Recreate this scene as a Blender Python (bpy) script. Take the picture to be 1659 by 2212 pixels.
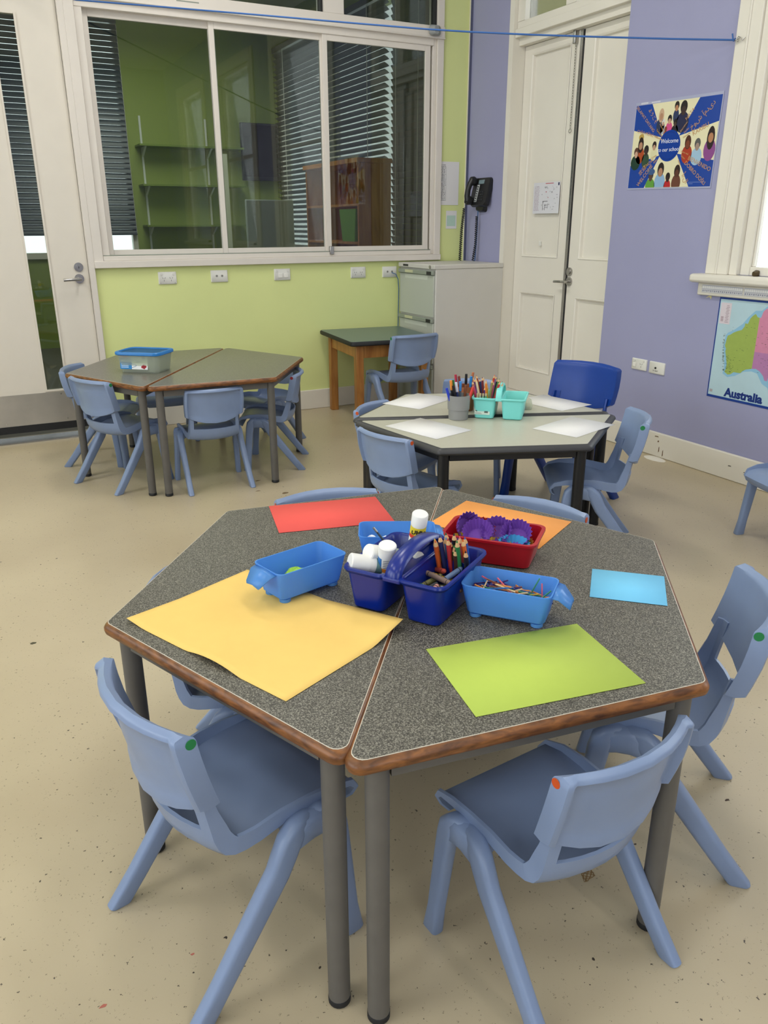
import bpy, bmesh, math, random
from mathutils import Vector, Matrix
random.seed(7)
for o in list(bpy.data.objects): bpy.data.objects.remove(o)
SC = bpy.context.scene
COL = SC.collection
PI = math.pi

# ------------------------------------------------------------------ camera
def make_camera():
    yaw, pitch, roll, f = 0.4791, 0.3503, -0.0028, 1698.97
    cy, sy, cp, sp = math.cos(yaw), math.sin(yaw), math.cos(pitch), math.sin(pitch)
    fwd = Vector((sy*cp, cy*cp, -sp)); right = Vector((cy, -sy, 0)); up = right.cross(fwd)
    cr, sr = math.cos(roll), math.sin(roll)
    r2 = right*cr + up*sr; u2 = up*cr - right*sr
    cd = bpy.data.cameras.new('camera'); cam = bpy.data.objects.new('camera', cd); COL.objects.link(cam)
    m = Matrix((r2, u2, -fwd)).transposed().to_4x4(); m.translation = (0, 0, 1.2352)
    cam.matrix_world = m
    cd.sensor_fit = 'VERTICAL'; cd.sensor_height = 36; cd.lens = f/2212*36
    cd.clip_start = 0.03; cd.clip_end = 200
    SC.camera = cam
make_camera()

# ------------------------------------------------------------------ world, lights, exposure
w = bpy.data.worlds.new('sky'); SC.world = w; w.use_nodes = True
w.node_tree.nodes['Background'].inputs[0].default_value = (0.86, 0.93, 1.0, 1)
w.node_tree.nodes['Background'].inputs[1].default_value = 2.2
SC.view_settings.view_transform = 'Standard'; SC.view_settings.look = 'None'
SC.view_settings.gamma = 1.0; SC.view_settings.use_curve_mapping = False
SC.view_settings.exposure = 0.0

def area(name, loc, direction, sx, sy, power, color=(1, 1, 1)):
    ld = bpy.data.lights.new(name, 'AREA'); ld.shape = 'RECTANGLE'; ld.size = sx; ld.size_y = sy
    ld.energy = power; ld.color = color
    o = bpy.data.objects.new(name, ld); COL.objects.link(o); o.location = loc
    o.rotation_euler = Vector(direction).to_track_quat('-Z', 'Y').to_euler()
    return o
DAY = (0.93, 0.97, 1.0)
# daylight entering through the windows (one light just outside each opening)
for y in (2.05, 0.0, -2.0): area('window_daylight', (3.62, y, 2.0), (-1, 0, -0.12), 1.15, 1.9, 19, DAY)
for y in (3.2, 1.0, -1.3): area('window_daylight', (-3.36, y, 2.0), (1, 0, -0.12), 1.6, 1.9, (34, 44, 44)[int(y < 2) + int(y < 0)], DAY)
area('window_daylight', (-0.3, -3.66, 2.0), (0, 1, -0.12), 1.9, 2.6, 46, DAY)
# fluorescent battens on the ceiling
WARM = (1.0, 0.985, 0.95)
BATTENS = [(x, y) for x in (-1.3, 1.3) for y in (-1.6, 1.2, 3.6)]
for x, y in BATTENS: area('ceiling_tube_light', (x, y, 3.36), (0, 0, -1), 0.25, 1.3, 25 if y > 3 else 15, WARM)
area('next_room_fill', (1.6, 7.6, 3.0), (0, 0, -1), 1.2, 1.2, 30, WARM)  # added fill with no fixture, makes the green room beyond the glass visible

# ------------------------------------------------------------------ materials
def lin(h):
    h = h.lstrip('#'); c = [int(h[i:i+2], 16)/255 for i in (0, 2, 4)]
    return tuple(x/12.92 if x <= .04045 else ((x+.055)/1.055)**2.4 for x in c) + (1,)
def mat(name, hexc, rough=.5, spec=.5, metal=0.0, var=0.0, vscale=8.0, bump=0.0, bscale=200.0, coat=0.0):
    m = bpy.data.materials.new(name); m.use_nodes = True; nt = m.node_tree; b = nt.nodes['Principled BSDF']
    b.inputs['Base Color'].default_value = lin(hexc); b.inputs['Roughness'].default_value = rough
    b.inputs['Specular IOR Level'].default_value = spec; b.inputs['Metallic'].default_value = metal
    if coat: b.inputs['Coat Weight'].default_value = coat
    if var or bump:
        tc = nt.nodes.new('ShaderNodeTexCoord')
    if var:
        n = nt.nodes.new('ShaderNodeTexNoise'); n.inputs['Scale'].default_value = vscale; n.inputs['Detail'].default_value = 4
        nt.links.new(tc.outputs['Object'], n.inputs['Vector'])
        r = nt.nodes.new('ShaderNodeMapRange'); r.inputs['From Min'].default_value = .25; r.inputs['From Max'].default_value = .75
        r.inputs['To Min'].default_value = 1-var; r.inputs['To Max'].default_value = 1+var
        nt.links.new(n.outputs['Fac'], r.inputs['Value'])
        x = nt.nodes.new('ShaderNodeMix'); x.data_type = 'RGBA'; x.blend_type = 'MULTIPLY'; x.inputs[0].default_value = 1
        x.inputs[6].default_value = lin(hexc); nt.links.new(r.outputs['Result'], x.inputs[7])
        nt.links.new(x.outputs[2], b.inputs['Base Color'])
    if bump:
        n2 = nt.nodes.new('ShaderNodeTexNoise'); n2.inputs['Scale'].default_value = bscale; n2.inputs['Detail'].default_value = 3
        nt.links.new(tc.outputs['Object'], n2.inputs['Vector'])
        bp = nt.nodes.new('ShaderNodeBump'); bp.inputs['Strength'].default_value = bump; bp.inputs['Distance'].default_value = .002
        nt.links.new(n2.outputs['Fac'], bp.inputs['Height']); nt.links.new(bp.outputs['Normal'], b.inputs['Normal'])
    return m
def speckle(name, stops, scale, rough, var=0.06, spec=.4):
    m = bpy.data.materials.new(name); m.use_nodes = True; nt = m.node_tree; b = nt.nodes['Principled BSDF']
    tc = nt.nodes.new('ShaderNodeTexCoord'); n = nt.nodes.new('ShaderNodeTexNoise')
    n.inputs['Scale'].default_value = scale; n.inputs['Detail'].default_value = 2; n.inputs['Roughness'].default_value = .7
    nt.links.new(tc.outputs['Object'], n.inputs['Vector'])
    cr = nt.nodes.new('ShaderNodeValToRGB'); el = cr.color_ramp.elements
    el[0].position, el[0].color = stops[0][0], lin(stops[0][1]); el[1].position, el[1].color = stops[-1][0], lin(stops[-1][1])
    for p, c in stops[1:-1]: e = el.new(p); e.color = lin(c)
    nt.links.new(n.outputs['Fac'], cr.inputs['Fac']); nt.links.new(cr.outputs['Color'], b.inputs['Base Color'])
    b.inputs['Roughness'].default_value = rough; b.inputs['Specular IOR Level'].default_value = spec
    return m
def wood(name, dark, light, scale=(3, 40, 40), rough=.45):
    m = bpy.data.materials.new(name); m.use_nodes = True; nt = m.node_tree; b = nt.nodes['Principled BSDF']
    tc = nt.nodes.new('ShaderNodeTexCoord'); mp = nt.nodes.new('ShaderNodeMapping'); mp.inputs['Scale'].default_value = scale
    n = nt.nodes.new('ShaderNodeTexNoise'); n.inputs['Scale'].default_value = 1.0; n.inputs['Detail'].default_value = 5; n.inputs['Distortion'].default_value = .6
    nt.links.new(tc.outputs['Object'], mp.inputs['Vector']); nt.links.new(mp.outputs['Vector'], n.inputs['Vector'])
    cr = nt.nodes.new('ShaderNodeValToRGB'); cr.color_ramp.elements[0].position = .3; cr.color_ramp.elements[1].position = .7
    cr.color_ramp.elements[0].color = lin(dark); cr.color_ramp.elements[1].color = lin(light)
    nt.links.new(n.outputs['Fac'], cr.inputs['Fac']); nt.links.new(cr.outputs['Color'], b.inputs['Base Color'])
    b.inputs['Roughness'].default_value = rough
    return m
def floor_mat():
    m = bpy.data.materials.new('vinyl_floor'); m.use_nodes = True; nt = m.node_tree; b = nt.nodes['Principled BSDF']; L = nt.links.new
    tc = nt.nodes.new('ShaderNodeTexCoord')
    n = nt.nodes.new('ShaderNodeTexNoise'); n.inputs['Scale'].default_value = 1.3; n.inputs['Detail'].default_value = 5; L(tc.outputs['Object'], n.inputs['Vector'])
    cr = nt.nodes.new('ShaderNodeValToRGB'); e = cr.color_ramp.elements
    e[0].position, e[0].color, e[1].position, e[1].color = .3, lin('#b3a488'), .72, lin('#c4b699'); L(n.outputs['Fac'], cr.inputs['Fac'])
    base = cr.outputs['Color']
    for scale, thr, keep, colr in ((70, .16, .5, '#4f473b'), (150, .22, .5, '#6a604f'), (30, .10, .4, '#413a31')):
        v = nt.nodes.new('ShaderNodeTexVoronoi'); v.inputs['Scale'].default_value = scale
        n3 = nt.nodes.new('ShaderNodeTexNoise'); n3.inputs['Scale'].default_value = scale*3; L(tc.outputs['Object'], n3.inputs['Vector'])
        mx = nt.nodes.new('ShaderNodeMix'); mx.data_type = 'VECTOR'; mx.inputs[0].default_value = .012
        L(tc.outputs['Object'], mx.inputs[4]); L(n3.outputs['Color'], mx.inputs[5]); L(mx.outputs[1], v.inputs['Vector'])
        sp = nt.nodes.new('ShaderNodeSeparateColor'); L(v.outputs['Color'], sp.inputs[0])
        k = nt.nodes.new('ShaderNodeMath'); k.operation = 'LESS_THAN'; L(sp.outputs[0], k.inputs[0]); k.inputs[1].default_value = keep
        t = nt.nodes.new('ShaderNodeMath'); t.operation = 'MULTIPLY'; L(sp.outputs[1], t.inputs[0]); t.inputs[1].default_value = thr
        d = nt.nodes.new('ShaderNodeMath'); d.operation = 'LESS_THAN'; L(v.outputs['Distance'], d.inputs[0]); L(t.outputs[0], d.inputs[1])
        g = nt.nodes.new('ShaderNodeMath'); g.operation = 'MULTIPLY'; L(k.outputs[0], g.inputs[0]); L(d.outputs[0], g.inputs[1])
        x = nt.nodes.new('ShaderNodeMix'); x.data_type = 'RGBA'; L(g.outputs[0], x.inputs[0]); L(base, x.inputs[6]); x.inputs[7].default_value = lin(colr)
        base = x.outputs[2]
    L(base, b.inputs['Base Color'])
    r = nt.nodes.new('ShaderNodeMapRange'); r.inputs['To Min'].default_value = .26; r.inputs['To Max'].default_value = .42; L(n.outputs['Fac'], r.inputs['Value']); L(r.outputs['Result'], b.inputs['Roughness'])
    b.inputs['Specular IOR Level'].default_value = .45
    return m
def glass_mat(name, tint=(.92, .95, .93), refl=1.0):
    m = bpy.data.materials.new(name); m.use_nodes = True; nt = m.node_tree; nt.nodes.remove(nt.nodes['Principled BSDF'])
    out = nt.nodes['Material Output']; t = nt.nodes.new('ShaderNodeBsdfTransparent'); t.inputs[0].default_value = tint + (1,)
    g = nt.nodes.new('ShaderNodeBsdfGlossy'); g.inputs['Roughness'].default_value = .01
    f = nt.nodes.new('ShaderNodeFresnel'); f.inputs[0].default_value = 1.5
    mu = nt.nodes.new('ShaderNodeMath'); mu.operation = 'MULTIPLY'; mu.inputs[1].default_value = refl; nt.links.new(f.outputs[0], mu.inputs[0])
    x = nt.nodes.new('ShaderNodeMixShader'); nt.links.new(mu.outputs[0], x.inputs[0]); nt.links.new(t.outputs[0], x.inputs[1]); nt.links.new(g.outputs[0], x.inputs[2])
    nt.links.new(x.outputs[0], out.inputs[0])
    return m
def translucent_mat(name, hexc, clear=.12, trans=.35, rough=.3):
    m = bpy.data.materials.new(name); m.use_nodes = True; nt = m.node_tree; b = nt.nodes['Principled BSDF']; out = nt.nodes['Material Output']
    b.inputs['Base Color'].default_value = lin(hexc); b.inputs['Roughness'].default_value = rough
    t = nt.nodes.new('ShaderNodeBsdfTranslucent'); t.inputs[0].default_value = lin(hexc)
    c = nt.nodes.new('ShaderNodeBsdfTransparent'); c.inputs[0].default_value = lin(hexc)
    a = nt.nodes.new('ShaderNodeMixShader'); a.inputs[0].default_value = trans; nt.links.new(b.outputs[0], a.inputs[1]); nt.links.new(t.outputs[0], a.inputs[2])
    x = nt.nodes.new('ShaderNodeMixShader'); x.inputs[0].default_value = clear; nt.links.new(a.outputs[0], x.inputs[1]); nt.links.new(c.outputs[0], x.inputs[2])
    nt.links.new(x.outputs[0], out.inputs[0])
    return m
def emit_mat(name, hexc, s):
    m = bpy.data.materials.new(name); m.use_nodes = True; b = m.node_tree.nodes['Principled BSDF']
    b.inputs['Base Color'].default_value = lin(hexc); b.inputs['Emission Color'].default_value = lin(hexc); b.inputs['Emission Strength'].default_value = s
    return m
_cm = {}
def cm(hexc, rough=.5, spec=.4):
    k = (hexc, rough, spec)
    if k not in _cm: _cm[k] = mat('colour_' + hexc.strip('#'), hexc, rough, spec)
    return _cm[k]

MT = dict(
    floor=floor_mat(), ceiling=mat('ceiling_white', '#e9e7df', .8), green=mat('lime_wall_paint', '#dee69d', .6, .35, var=.03, vscale=2.5, bump=.06, bscale=90),
    purple=mat('lavender_wall_paint', '#9e9fc0', .62, .35, var=.03, vscale=2.5, bump=.08, bscale=90), cream=mat('cream_gloss_paint', '#e7e2d6', .38, .45, var=.02, vscale=4),
    white=mat('white_wall', '#dcdad2', .7), alu=mat('powder_coated_frame', '#e0d9cf', .4, .4, var=.02), doorwhite=mat('door_paint', '#e0d9cc', .45, .4, var=.02),
    steel=mat('brushed_steel', '#b5b0a7', .38, .5, .75, var=.12, vscale=6), chrome=mat('satin_chrome', '#b0aeaa', .25, .5, .9), black=mat('black_rubber', '#17181a', .6), 
    chair=mat('pale_blue_plastic', '#8092b3', .36, .45, var=.035, vscale=14), bluechair=mat('royal_blue_plastic', '#113d92', .36, .45, var=.03, vscale=14),
    laminate=speckle('dark_speckled_laminate', [(.36, '#34322d'), (.46, '#4f4c44'), (.54, '#67645a'), (.66, '#949084')], 420, .42, spec=.3),
    laminate2=speckle('olive_speckled_laminate', [(.36, '#4a4943'), (.5, '#68665d'), (.64, '#8a877c')], 420, .3, spec=.5),
    pale=mat('laminate_edge', '#cfc8b8', .5), edgewood=wood('stained_edge', '#4a2a12', '#8f5a2b', (30, 30, 120), .4),
    leg=mat('grey_powder_coat', '#615e59', .5, .4, var=.06, vscale=30), legblack=mat('black_powder_coat', '#121214', .4),
    greytop=mat('pale_grey_laminate', '#b9b7a6', .35, .45, var=.02, vscale=60), rubber=mat('charcoal_edge', '#3a3a3c', .45),
    cabinet=mat('cabinet_grey', '#cecbc4', .45, .4, var=.015), drawer=mat('drawer_grey', '#b9bdb2', .42, .4), lip=mat('drawer_lip', '#8f968a', .4),
    bluegreen=mat('teal_laminate', '#54696c', .3, .5), pine=wood('honey_pine', '#8f5a24', '#b9813f', (30, 30, 4), .45), pine2=wood('red_pine', '#a05f2a', '#cf8c48', (16, 16, 2), .45),
    plate=mat('white_switch_plastic', '#e3e2da', .35), dark=mat('dark_slot', '#2a2a2a', .6), paper=mat('white_paper', '#e6e4e2', .75, .2), print=mat('grey_print', '#8f8f93', .8),
    traycol=translucent_mat('translucent_blue_plastic', '#6fb1f2', .08, .45, .28), caddy=mat('cobalt_plastic', '#08237c', .28, .5), red=mat('red_plastic', '#a81020', .28, .5),
    teal=mat('mint_plastic', '#7edad2', .35, .45), cup=mat('grey_plastic', '#8d8d8b', .6), terracotta=mat('terracotta_plastic', '#a4613c', .6),
    clear=translucent_mat('clear_plastic', '#eef2e6', .55, .45, .25), lid=translucent_mat('blue_lid_plastic', '#3a93e0', .1, .25, .3), glass=glass_mat('window_glass', (.8, .85, .8), 1.15),
    glassclear=glass_mat('clear_window_glass', (.97, .98, .97), .8), slat=mat('dark_blind_slat', '#4a5356', .35, .5), greenroom=mat('next_room_green', '#9aa955', .7), wood_floor2=mat('next_room_floor', '#6b6555', .6),
    string=mat('blue_string', '#3b66a8', .8), wire=mat('blue_cable', '#2f5d8c', .5), phone=mat('black_phone', '#1c1d1f', .35, .5), bronze=mat('dark_bronze', '#5a4c34', .4, .5, .6), cotton=mat('cotton', '#eef1f4', .95, .1),
)
# ------------------------------------------------------------------ mesh helpers
class MB:
    def __init__(s): s.v = []; s.f = []
    def add(s, v, f):
        n = len(s.v); s.v += [tuple(p) for p in v]; s.f += [tuple(i+n for i in q) for q in f]; return s
    def box(s, a, b):
        (x0, y0, z0), (x1, y1, z1) = a, b
        x0, x1 = min(x0, x1), max(x0, x1); y0, y1 = min(y0, y1), max(y0, y1); z0, z1 = min(z0, z1), max(z0, z1)
        return s.add([(x0,y0,z0),(x1,y0,z0),(x1,y1,z0),(x0,y1,z0),(x0,y0,z1),(x1,y0,z1),(x1,y1,z1),(x0,y1,z1)],
                     [(0,3,2,1),(4,5,6,7),(0,1,5,4),(1,2,6,5),(2,3,7,6),(3,0,4,7)])
    def loft(s, rings, cap0=True, cap1=True, closed=True):
        n = len(rings[0]); v = [p for r in rings for p in r]; f = []
        for i in range(len(rings)-1):
            for j in range(n if closed else n-1):
                a = i*n+j; b = i*n+(j+1) % n; f.append((a, b, b+n, a+n))
        if cap0: f.append(tuple(range(n-1, -1, -1)))
        if cap1: f.append(tuple((len(rings)-1)*n+j for j in range(n)))
        return s.add(v, f)
    def tube(s, path, r, n=10, cap=True):
        P = [Vector(p) for p in path]; rs = r if isinstance(r, (list, tuple)) else [r]*len(P); rings = []
        t = (P[1]-P[0]).normalized(); ref = Vector((0, 0, 1)) if abs(t.z) < .9 else Vector((1, 0, 0)); nrm = t.cross(ref).normalized()
        for i, p in enumerate(P):
            t = ((P[min(i+1, len(P)-1)]-P[max(i-1, 0)])).normalized()
            nrm = (nrm - t*nrm.dot(t)).normalized(); bn = t.cross(nrm)
            rings.append([p + (nrm*math.cos(2*PI*k/n) + bn*math.sin(2*PI*k/n))*rs[i] for k in range(n)])
        return s.loft(rings, cap, cap)
    def lathe(s, prof, n=24, c=(0, 0, 0), cap0=True, cap1=True):
        return s.loft([[(c[0]+r*math.cos(2*PI*k/n), c[1]+r*math.sin(2*PI*k/n), c[2]+z) for k in range(n)] for r, z in prof], cap0, cap1)
    def prism(s, poly, z0, z1):
        return s.loft([[(x, y, z0) for x, y in poly], [(x, y, z1) for x, y in poly]])
    def grid(s, pts, closed=False):
        nr, nc = len(pts), len(pts[0]); f = []
        for i in range(nr-1):
            for j in range(nc-1): f.append((i*nc+j, i*nc+j+1, (i+1)*nc+j+1, (i+1)*nc+j))
        return s.add([p for r in pts for p in r], f)
    def disc(s, c, ax, r, h, n=16):
        a = Vector(ax).normalized(); return s.tube([Vector(c), Vector(c)+a*h], r, n)
    def xf(s, M):
        s.v = [tuple(M @ Vector(p)) for p in s.v]; return s
def mesh_of(name, mb, m, smooth=None, fix=True):
    me = bpy.data.meshes.new(name); me.from_pydata(mb.v, [], mb.f)
    if fix:
        bm = bmesh.new(); bm.from_mesh(me); bmesh.ops.recalc_face_normals(bm, faces=bm.faces); bm.to_mesh(me); bm.free()
    if m: me.materials.append(m)
    if smooth is not None:
        for p in me.polygons: p.use_smooth = True
        me.set_sharp_from_angle(angle=math.radians(smooth))
    me.update(); return me
def ob(name, mb, m, parent=None, smooth=None, bevel=0, seg=2, solid=0, sub=0, loc=None, rot=None, label=None):
    me = mb if isinstance(mb, bpy.types.Mesh) else mesh_of(name, mb, m, smooth, fix=not solid)
    o = bpy.data.objects.new(name, me); COL.objects.link(o)
    if parent: o.parent = parent
    if loc is not None: o.location = loc
    if rot is not None: o.rotation_euler = rot
    if solid:
        md = o.modifiers.new('thick', 'SOLIDIFY'); md.thickness = solid; md.offset = 0
    if bevel:
        md = o.modifiers.new('bevel', 'BEVEL'); md.width = bevel; md.segments = seg; md.limit_method = 'ANGLE'; md.angle_limit = math.radians(40)
        if smooth is None:
            for p in me.polygons: p.use_smooth = True
            me.set_sharp_from_angle(angle=math.radians(60))
    if sub:
        md = o.modifiers.new('sub', 'SUBSURF'); md.levels = sub; md.render_levels = sub
    if label: o['label'] = label
    return o
def tag(o, label, cat, group=None, kind=None):
    o['label'] = label; o['category'] = cat
    if group: o['group'] = group
    if kind: o['kind'] = kind
    return o
def thing(name, label, cat, loc=(0, 0, 0), rz=0.0, group=None, M=None, scale=1.0):
    o = bpy.data.objects.new(name, None); COL.objects.link(o); o.empty_display_size = .05
    if M is not None: o.matrix_world = M
    else: o.location = loc; o.rotation_euler = (0, 0, rz)
    if scale != 1.0: o.scale = (scale,)*3
    return tag(o, label, cat, group)
def struct(name, mb, m, parent=None, **k):
    o = ob(name, mb, m, parent, **k)
    if parent is None: o['kind'] = 'structure'
    return o
def sroot(name, loc=(0, 0, 0), M=None):
    o = bpy.data.objects.new(name, None); COL.objects.link(o); o['kind'] = 'structure'; o.empty_display_size = .05
    if M is not None: o.matrix_world = M
    else: o.location = loc
    return o
def copy_tree(o, parent=None):
    c = o.copy(); COL.objects.link(c)
    if parent is not None: c.parent = parent
    for ch in list(o.children): copy_tree(ch, c)
    return c
def B(a, b): return MB().box(a, b)
def rrect(L, W, r, z, n=5, cx=0, cy=0):
    pts = []
    for qx, qy, a0 in ((1, 1, 0), (-1, 1, 90), (-1, -1, 180), (1, -1, 270)):
        for k in range(n):
            a = math.radians(a0 + 90*k/(n-1)); pts.append((cx+qx*(L/2-r)+r*math.cos(a), cy+qy*(W/2-r)+r*math.sin(a), z))
    return pts
def round_poly(pts, r, n=5):
    out = []; N = len(pts)
    for i in range(N):
        p = Vector(pts[i]); a = (Vector(pts[i-1])-p).normalized(); b = (Vector(pts[(i+1) % N])-p).normalized()
        ang = a.angle(b); d = r/math.tan(ang/2); p0 = p+a*d; p1 = p+b*d; c = p + (a+b).normalized()*(r/math.sin(ang/2))
        v0 = p0-c; v1 = p1-c; tot = v0.angle_signed(v1)
        for k in range(n):
            t = -tot*k/(n-1); out.append((c.x+v0.x*math.cos(t)-v0.y*math.sin(t), c.y+v0.x*math.sin(t)+v0.y*math.cos(t)))
    return out
def ellipse(cx, cy, rx, ry, n=20, rot=0):
    c, s_ = math.cos(rot), math.sin(rot); out = []
    for k in range(n):
        a = 2*PI*k/n; x, y = rx*math.cos(a), ry*math.sin(a); out.append((cx+c*x-s_*y, cy+s_*x+c*y))
    return out
FR = lambda y, z, off=0.0: Matrix(((0, 0, -1, 3.357-off), (-1, 0, 0, y), (0, 1, 0, z), (0, 0, 0, 1)))      # flat frame on the lavender wall
FB = lambda x, z, off=0.0: Matrix(((1, 0, 0, x), (0, 0, -1, 5.162-off), (0, 1, 0, z), (0, 0, 0, 1)))        # flat frame on the green wall
def text(name, body, size, m, parent, loc, rz=0.0, align='CENTER', bold=0.0, ext=.0003, xs=1.0):
    cu = bpy.data.curves.new(name, 'FONT'); cu.body = body; cu.size = size; cu.align_x = align; cu.align_y = 'CENTER'; cu.extrude = ext; cu.offset = bold; cu.resolution_u = 3
    t = bpy.data.objects.new(name+'_tmp', cu); COL.objects.link(t)
    dg = bpy.context.evaluated_depsgraph_get(); me = bpy.data.meshes.new_from_object(t.evaluated_get(dg)); bpy.data.objects.remove(t)
    me.materials.clear(); me.materials.append(m)
    o = bpy.data.objects.new(name, me); COL.objects.link(o); o.parent = parent; o.location = loc; o.rotation_euler = (0, 0, rz); o.scale = (xs, 1, 1)
    return o
# ------------------------------------------------------------------ room shell
XL, XR, YB, YF, ZC = -3.2, 3.357, -3.5, 5.162, 3.5
fl = struct('floor', B((XL-.15, YB-.15, -.1), (XR+.15, YF+.12, 0)), MT['floor'])
struct('ceiling', B((XL-.15, YB-.15, ZC), (XR+.15, YF+.12, ZC+.1)), MT['ceiling'])
m = MB()
m.box((.735, YF, 0), (XR, YF+.12, .994)); m.box((3.135, YF, .994), (XR, YF+.12, ZC)); m.box((-.30, YF, 3.2), (3.135, YF+.12, ZC)); m.box((XL-.15, YF, 0), (-.30, YF+.12, ZC))
struct('wall_back', m, MT['green'])
WIN_R = [(1.40, 2.784), (-.6, .6), (-2.6, -1.4)]
def wall_with_holes(x0, x1, ya, yb, holes, z0h, z1h, z1):
    m = MB(); y = ya
    for h0, h1 in sorted(holes):
        m.box((x0, y, 0), (x1, h0, z1)); m.box((x0, h0, 0), (x1, h1, z0h)); m.box((x0, h0, z1h), (x1, h1, z1)); y = h1
    m.box((x0, y, 0), (x1, yb, z1)); return m
m = wall_with_holes(XR, XR+.15, YB-.15, 3.64, WIN_R, 1.0, 3.0, ZC)
m.box((XR, 3.64, 3.0), (XR+.15, 4.66, ZC)); m.box((XR, 4.66, 0), (XR+.15, YF+.12, ZC))
wr = struct('wall_right', m, MT['purple'])
struct('wall_left', wall_with_holes(XL-.15, XL, YB-.15, YF+.12, [(2.4, 4.0), (.2, 1.8), (-2.1, -.5)], 1.0, 3.0, ZC), MT['purple'])
m = MB(); m.box((XL, YB-.15, 0), (-1.3, YB, ZC)); m.box((.7, YB-.15, 0), (XR, YB, ZC)); m.box((-1.3, YB-.15, 0), (.7, YB, 1)); m.box((-1.3, YB-.15, 3), (.7, YB, ZC))
struct('wall_behind', m, MT['purple'])
# skirtings and the corner bead
struct('baseboard_back', B((.735, YF-.018, 0), (XR-.02, YF, .135)), MT['cream'], bevel=.004)
sk = struct('baseboard_right', B((XR-.02, YB, 0), (XR, 3.64, .136)), MT['cream'], bevel=.005)
for (y, z, w, h, c) in ((3.075, .045, .006, .034, '#6a4a2c'), (3.045, .03, .006, .04, '#6a4a2c'), (3.085, .09, .01, .012, '#7a6048'), (3.10, .115, .03, .008, '#8a7a66'), (2.60, .075, .02, .006, '#6d675c'), (2.50, .065, .03, .005, '#6d675c'), (2.42, .05, .04, .005, '#6d675c'), (2.30, .085, .04, .006, '#5d574c'), (2.22, .03, .05, .006, '#5d574c')):
    ob('gouge', MB().prism([(-w/2, 0), (w/2, h*.2), (w*.3, h), (-w*.4, h*.8)], 0, .0006).xf(Matrix(((0, 0, -1, XR-.0202), (-1, 0, 0, y), (0, 1, 0, z-h/2), (0, 0, 0, 1)))), cm(c), sk)
ob('plaster_chip', MB().lathe([(.075, 0), (.06, .006), (.02, .012)], 11).xf(Matrix.Translation((XR-.06, 3.06, 0)) @ Matrix.Diagonal((.5, 1, 1, 1))), MT['cream'], sk, smooth=40)
struct('trim_1', B((XR-.016, YF-.016, 0), (XR-.001, YF-.001, ZC)), MT['alu'])
ob('shadow_gap', B((XR-.0175, YF-.022, 0), (XR-.0005, YF-.017, ZC)), cm('#5c5f78'), bpy.data.objects['trim_1'])

# ---- interior window in the green wall
w1 = sroot('window_1', (0, YF, 0))
A = MT['alu']
def wb(name, x0, x1, z0, z1, y0=-.02, y1=.1, m=A, parent=w1, bevel=.003): return ob(name, B((x0, y0, z0), (x1, y1, z1)), m, parent, bevel=bevel)
wb('jamb_post', .735, .79, .994, 3.2); wb('jamb_inner', .79, .832, 1.03, 3.2, -.008)
wb('sill_rail', .735, 3.135, .994, 1.034, -.032); wb('sill_track', .79, 3.06, 1.034, 1.062, -.018); wb('sill_groove', .79, 3.06, 1.062, 1.068, -.01, m=MT['lip'])
wb('head_rail', .79, 3.06, 2.352, 2.40, -.012); wb('transom_rail', .735, 3.135, 2.40, 2.465, -.03); wb('transom_lip', .735, 3.135, 2.392, 2.402, -.036)
wb('jamb_post', 3.085, 3.135, .994, 3.2); wb('jamb_inner', 3.056, 3.085, 1.034, 2.40, -.006); wb('shadow_gap', 3.04, 3.056, 1.068, 2.352, .03, .08, MT['black'])
wb('mullion', 2.264, 2.399, 2.465, 3.2, -.024); wb('gasket', 2.25, 2.266, 2.465, 3.2, -.002, .05, MT['black']); wb('gasket', 2.397, 2.412, 2.465, 3.2, -.002, .05, MT['black']); wb('gasket', 3.07, 3.086, 2.465, 3.2, -.002, .05, MT['black'])
wb('head_rail', .735, 3.135, 3.15, 3.2)
for i, (a, b, yo) in enumerate(((.832, 1.55, .03), (1.567, 2.255, .012), (2.285, 3.012, -.004))):
    s_ = MB(); st = .028 if i != 2 else .02
    x0, x1 = a-(.0 if i == 0 else .03), b+.028
    z0, z1 = 1.066, 2.354
    for bx in ((x0, x0+.032, z0, z1), (x1-.04, x1, z0, z1), (x0+.032, x1-.04, z0, z0+.03), (x0+.032, x1-.04, z1-.036, z1)):
        s_.box((bx[0], yo, bx[2]), (bx[1], yo+.022, bx[3]))
    so = ob('sash', s_, A, w1, bevel=.002)
    ob('pane', B((x0+.03, yo+.009, z0+.028), (x1-.038, yo+.013, z1-.034)), MT['glass'], so)
for a, b in ((.80, 2.25), (2.412, 3.07)):
    ob('pane', B((a, .03, 2.465), (b, .034, 3.15)), MT['glass'], w1)
for x in (1.35, 2.62): wb('vent_slot', x, x+.13, 2.428, 2.434, -.0308, -.02, MT['lip'], bevel=0)
ob('latch', B((2.262, -.03, 1.045), (2.292, -.004, 1.10)), MT['chrome'], w1, bevel=.004)
ob('corner_stop', B((3.0, -.012, 1.04), (3.05, -.006, 1.055)), MT['lip'], w1)

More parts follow.
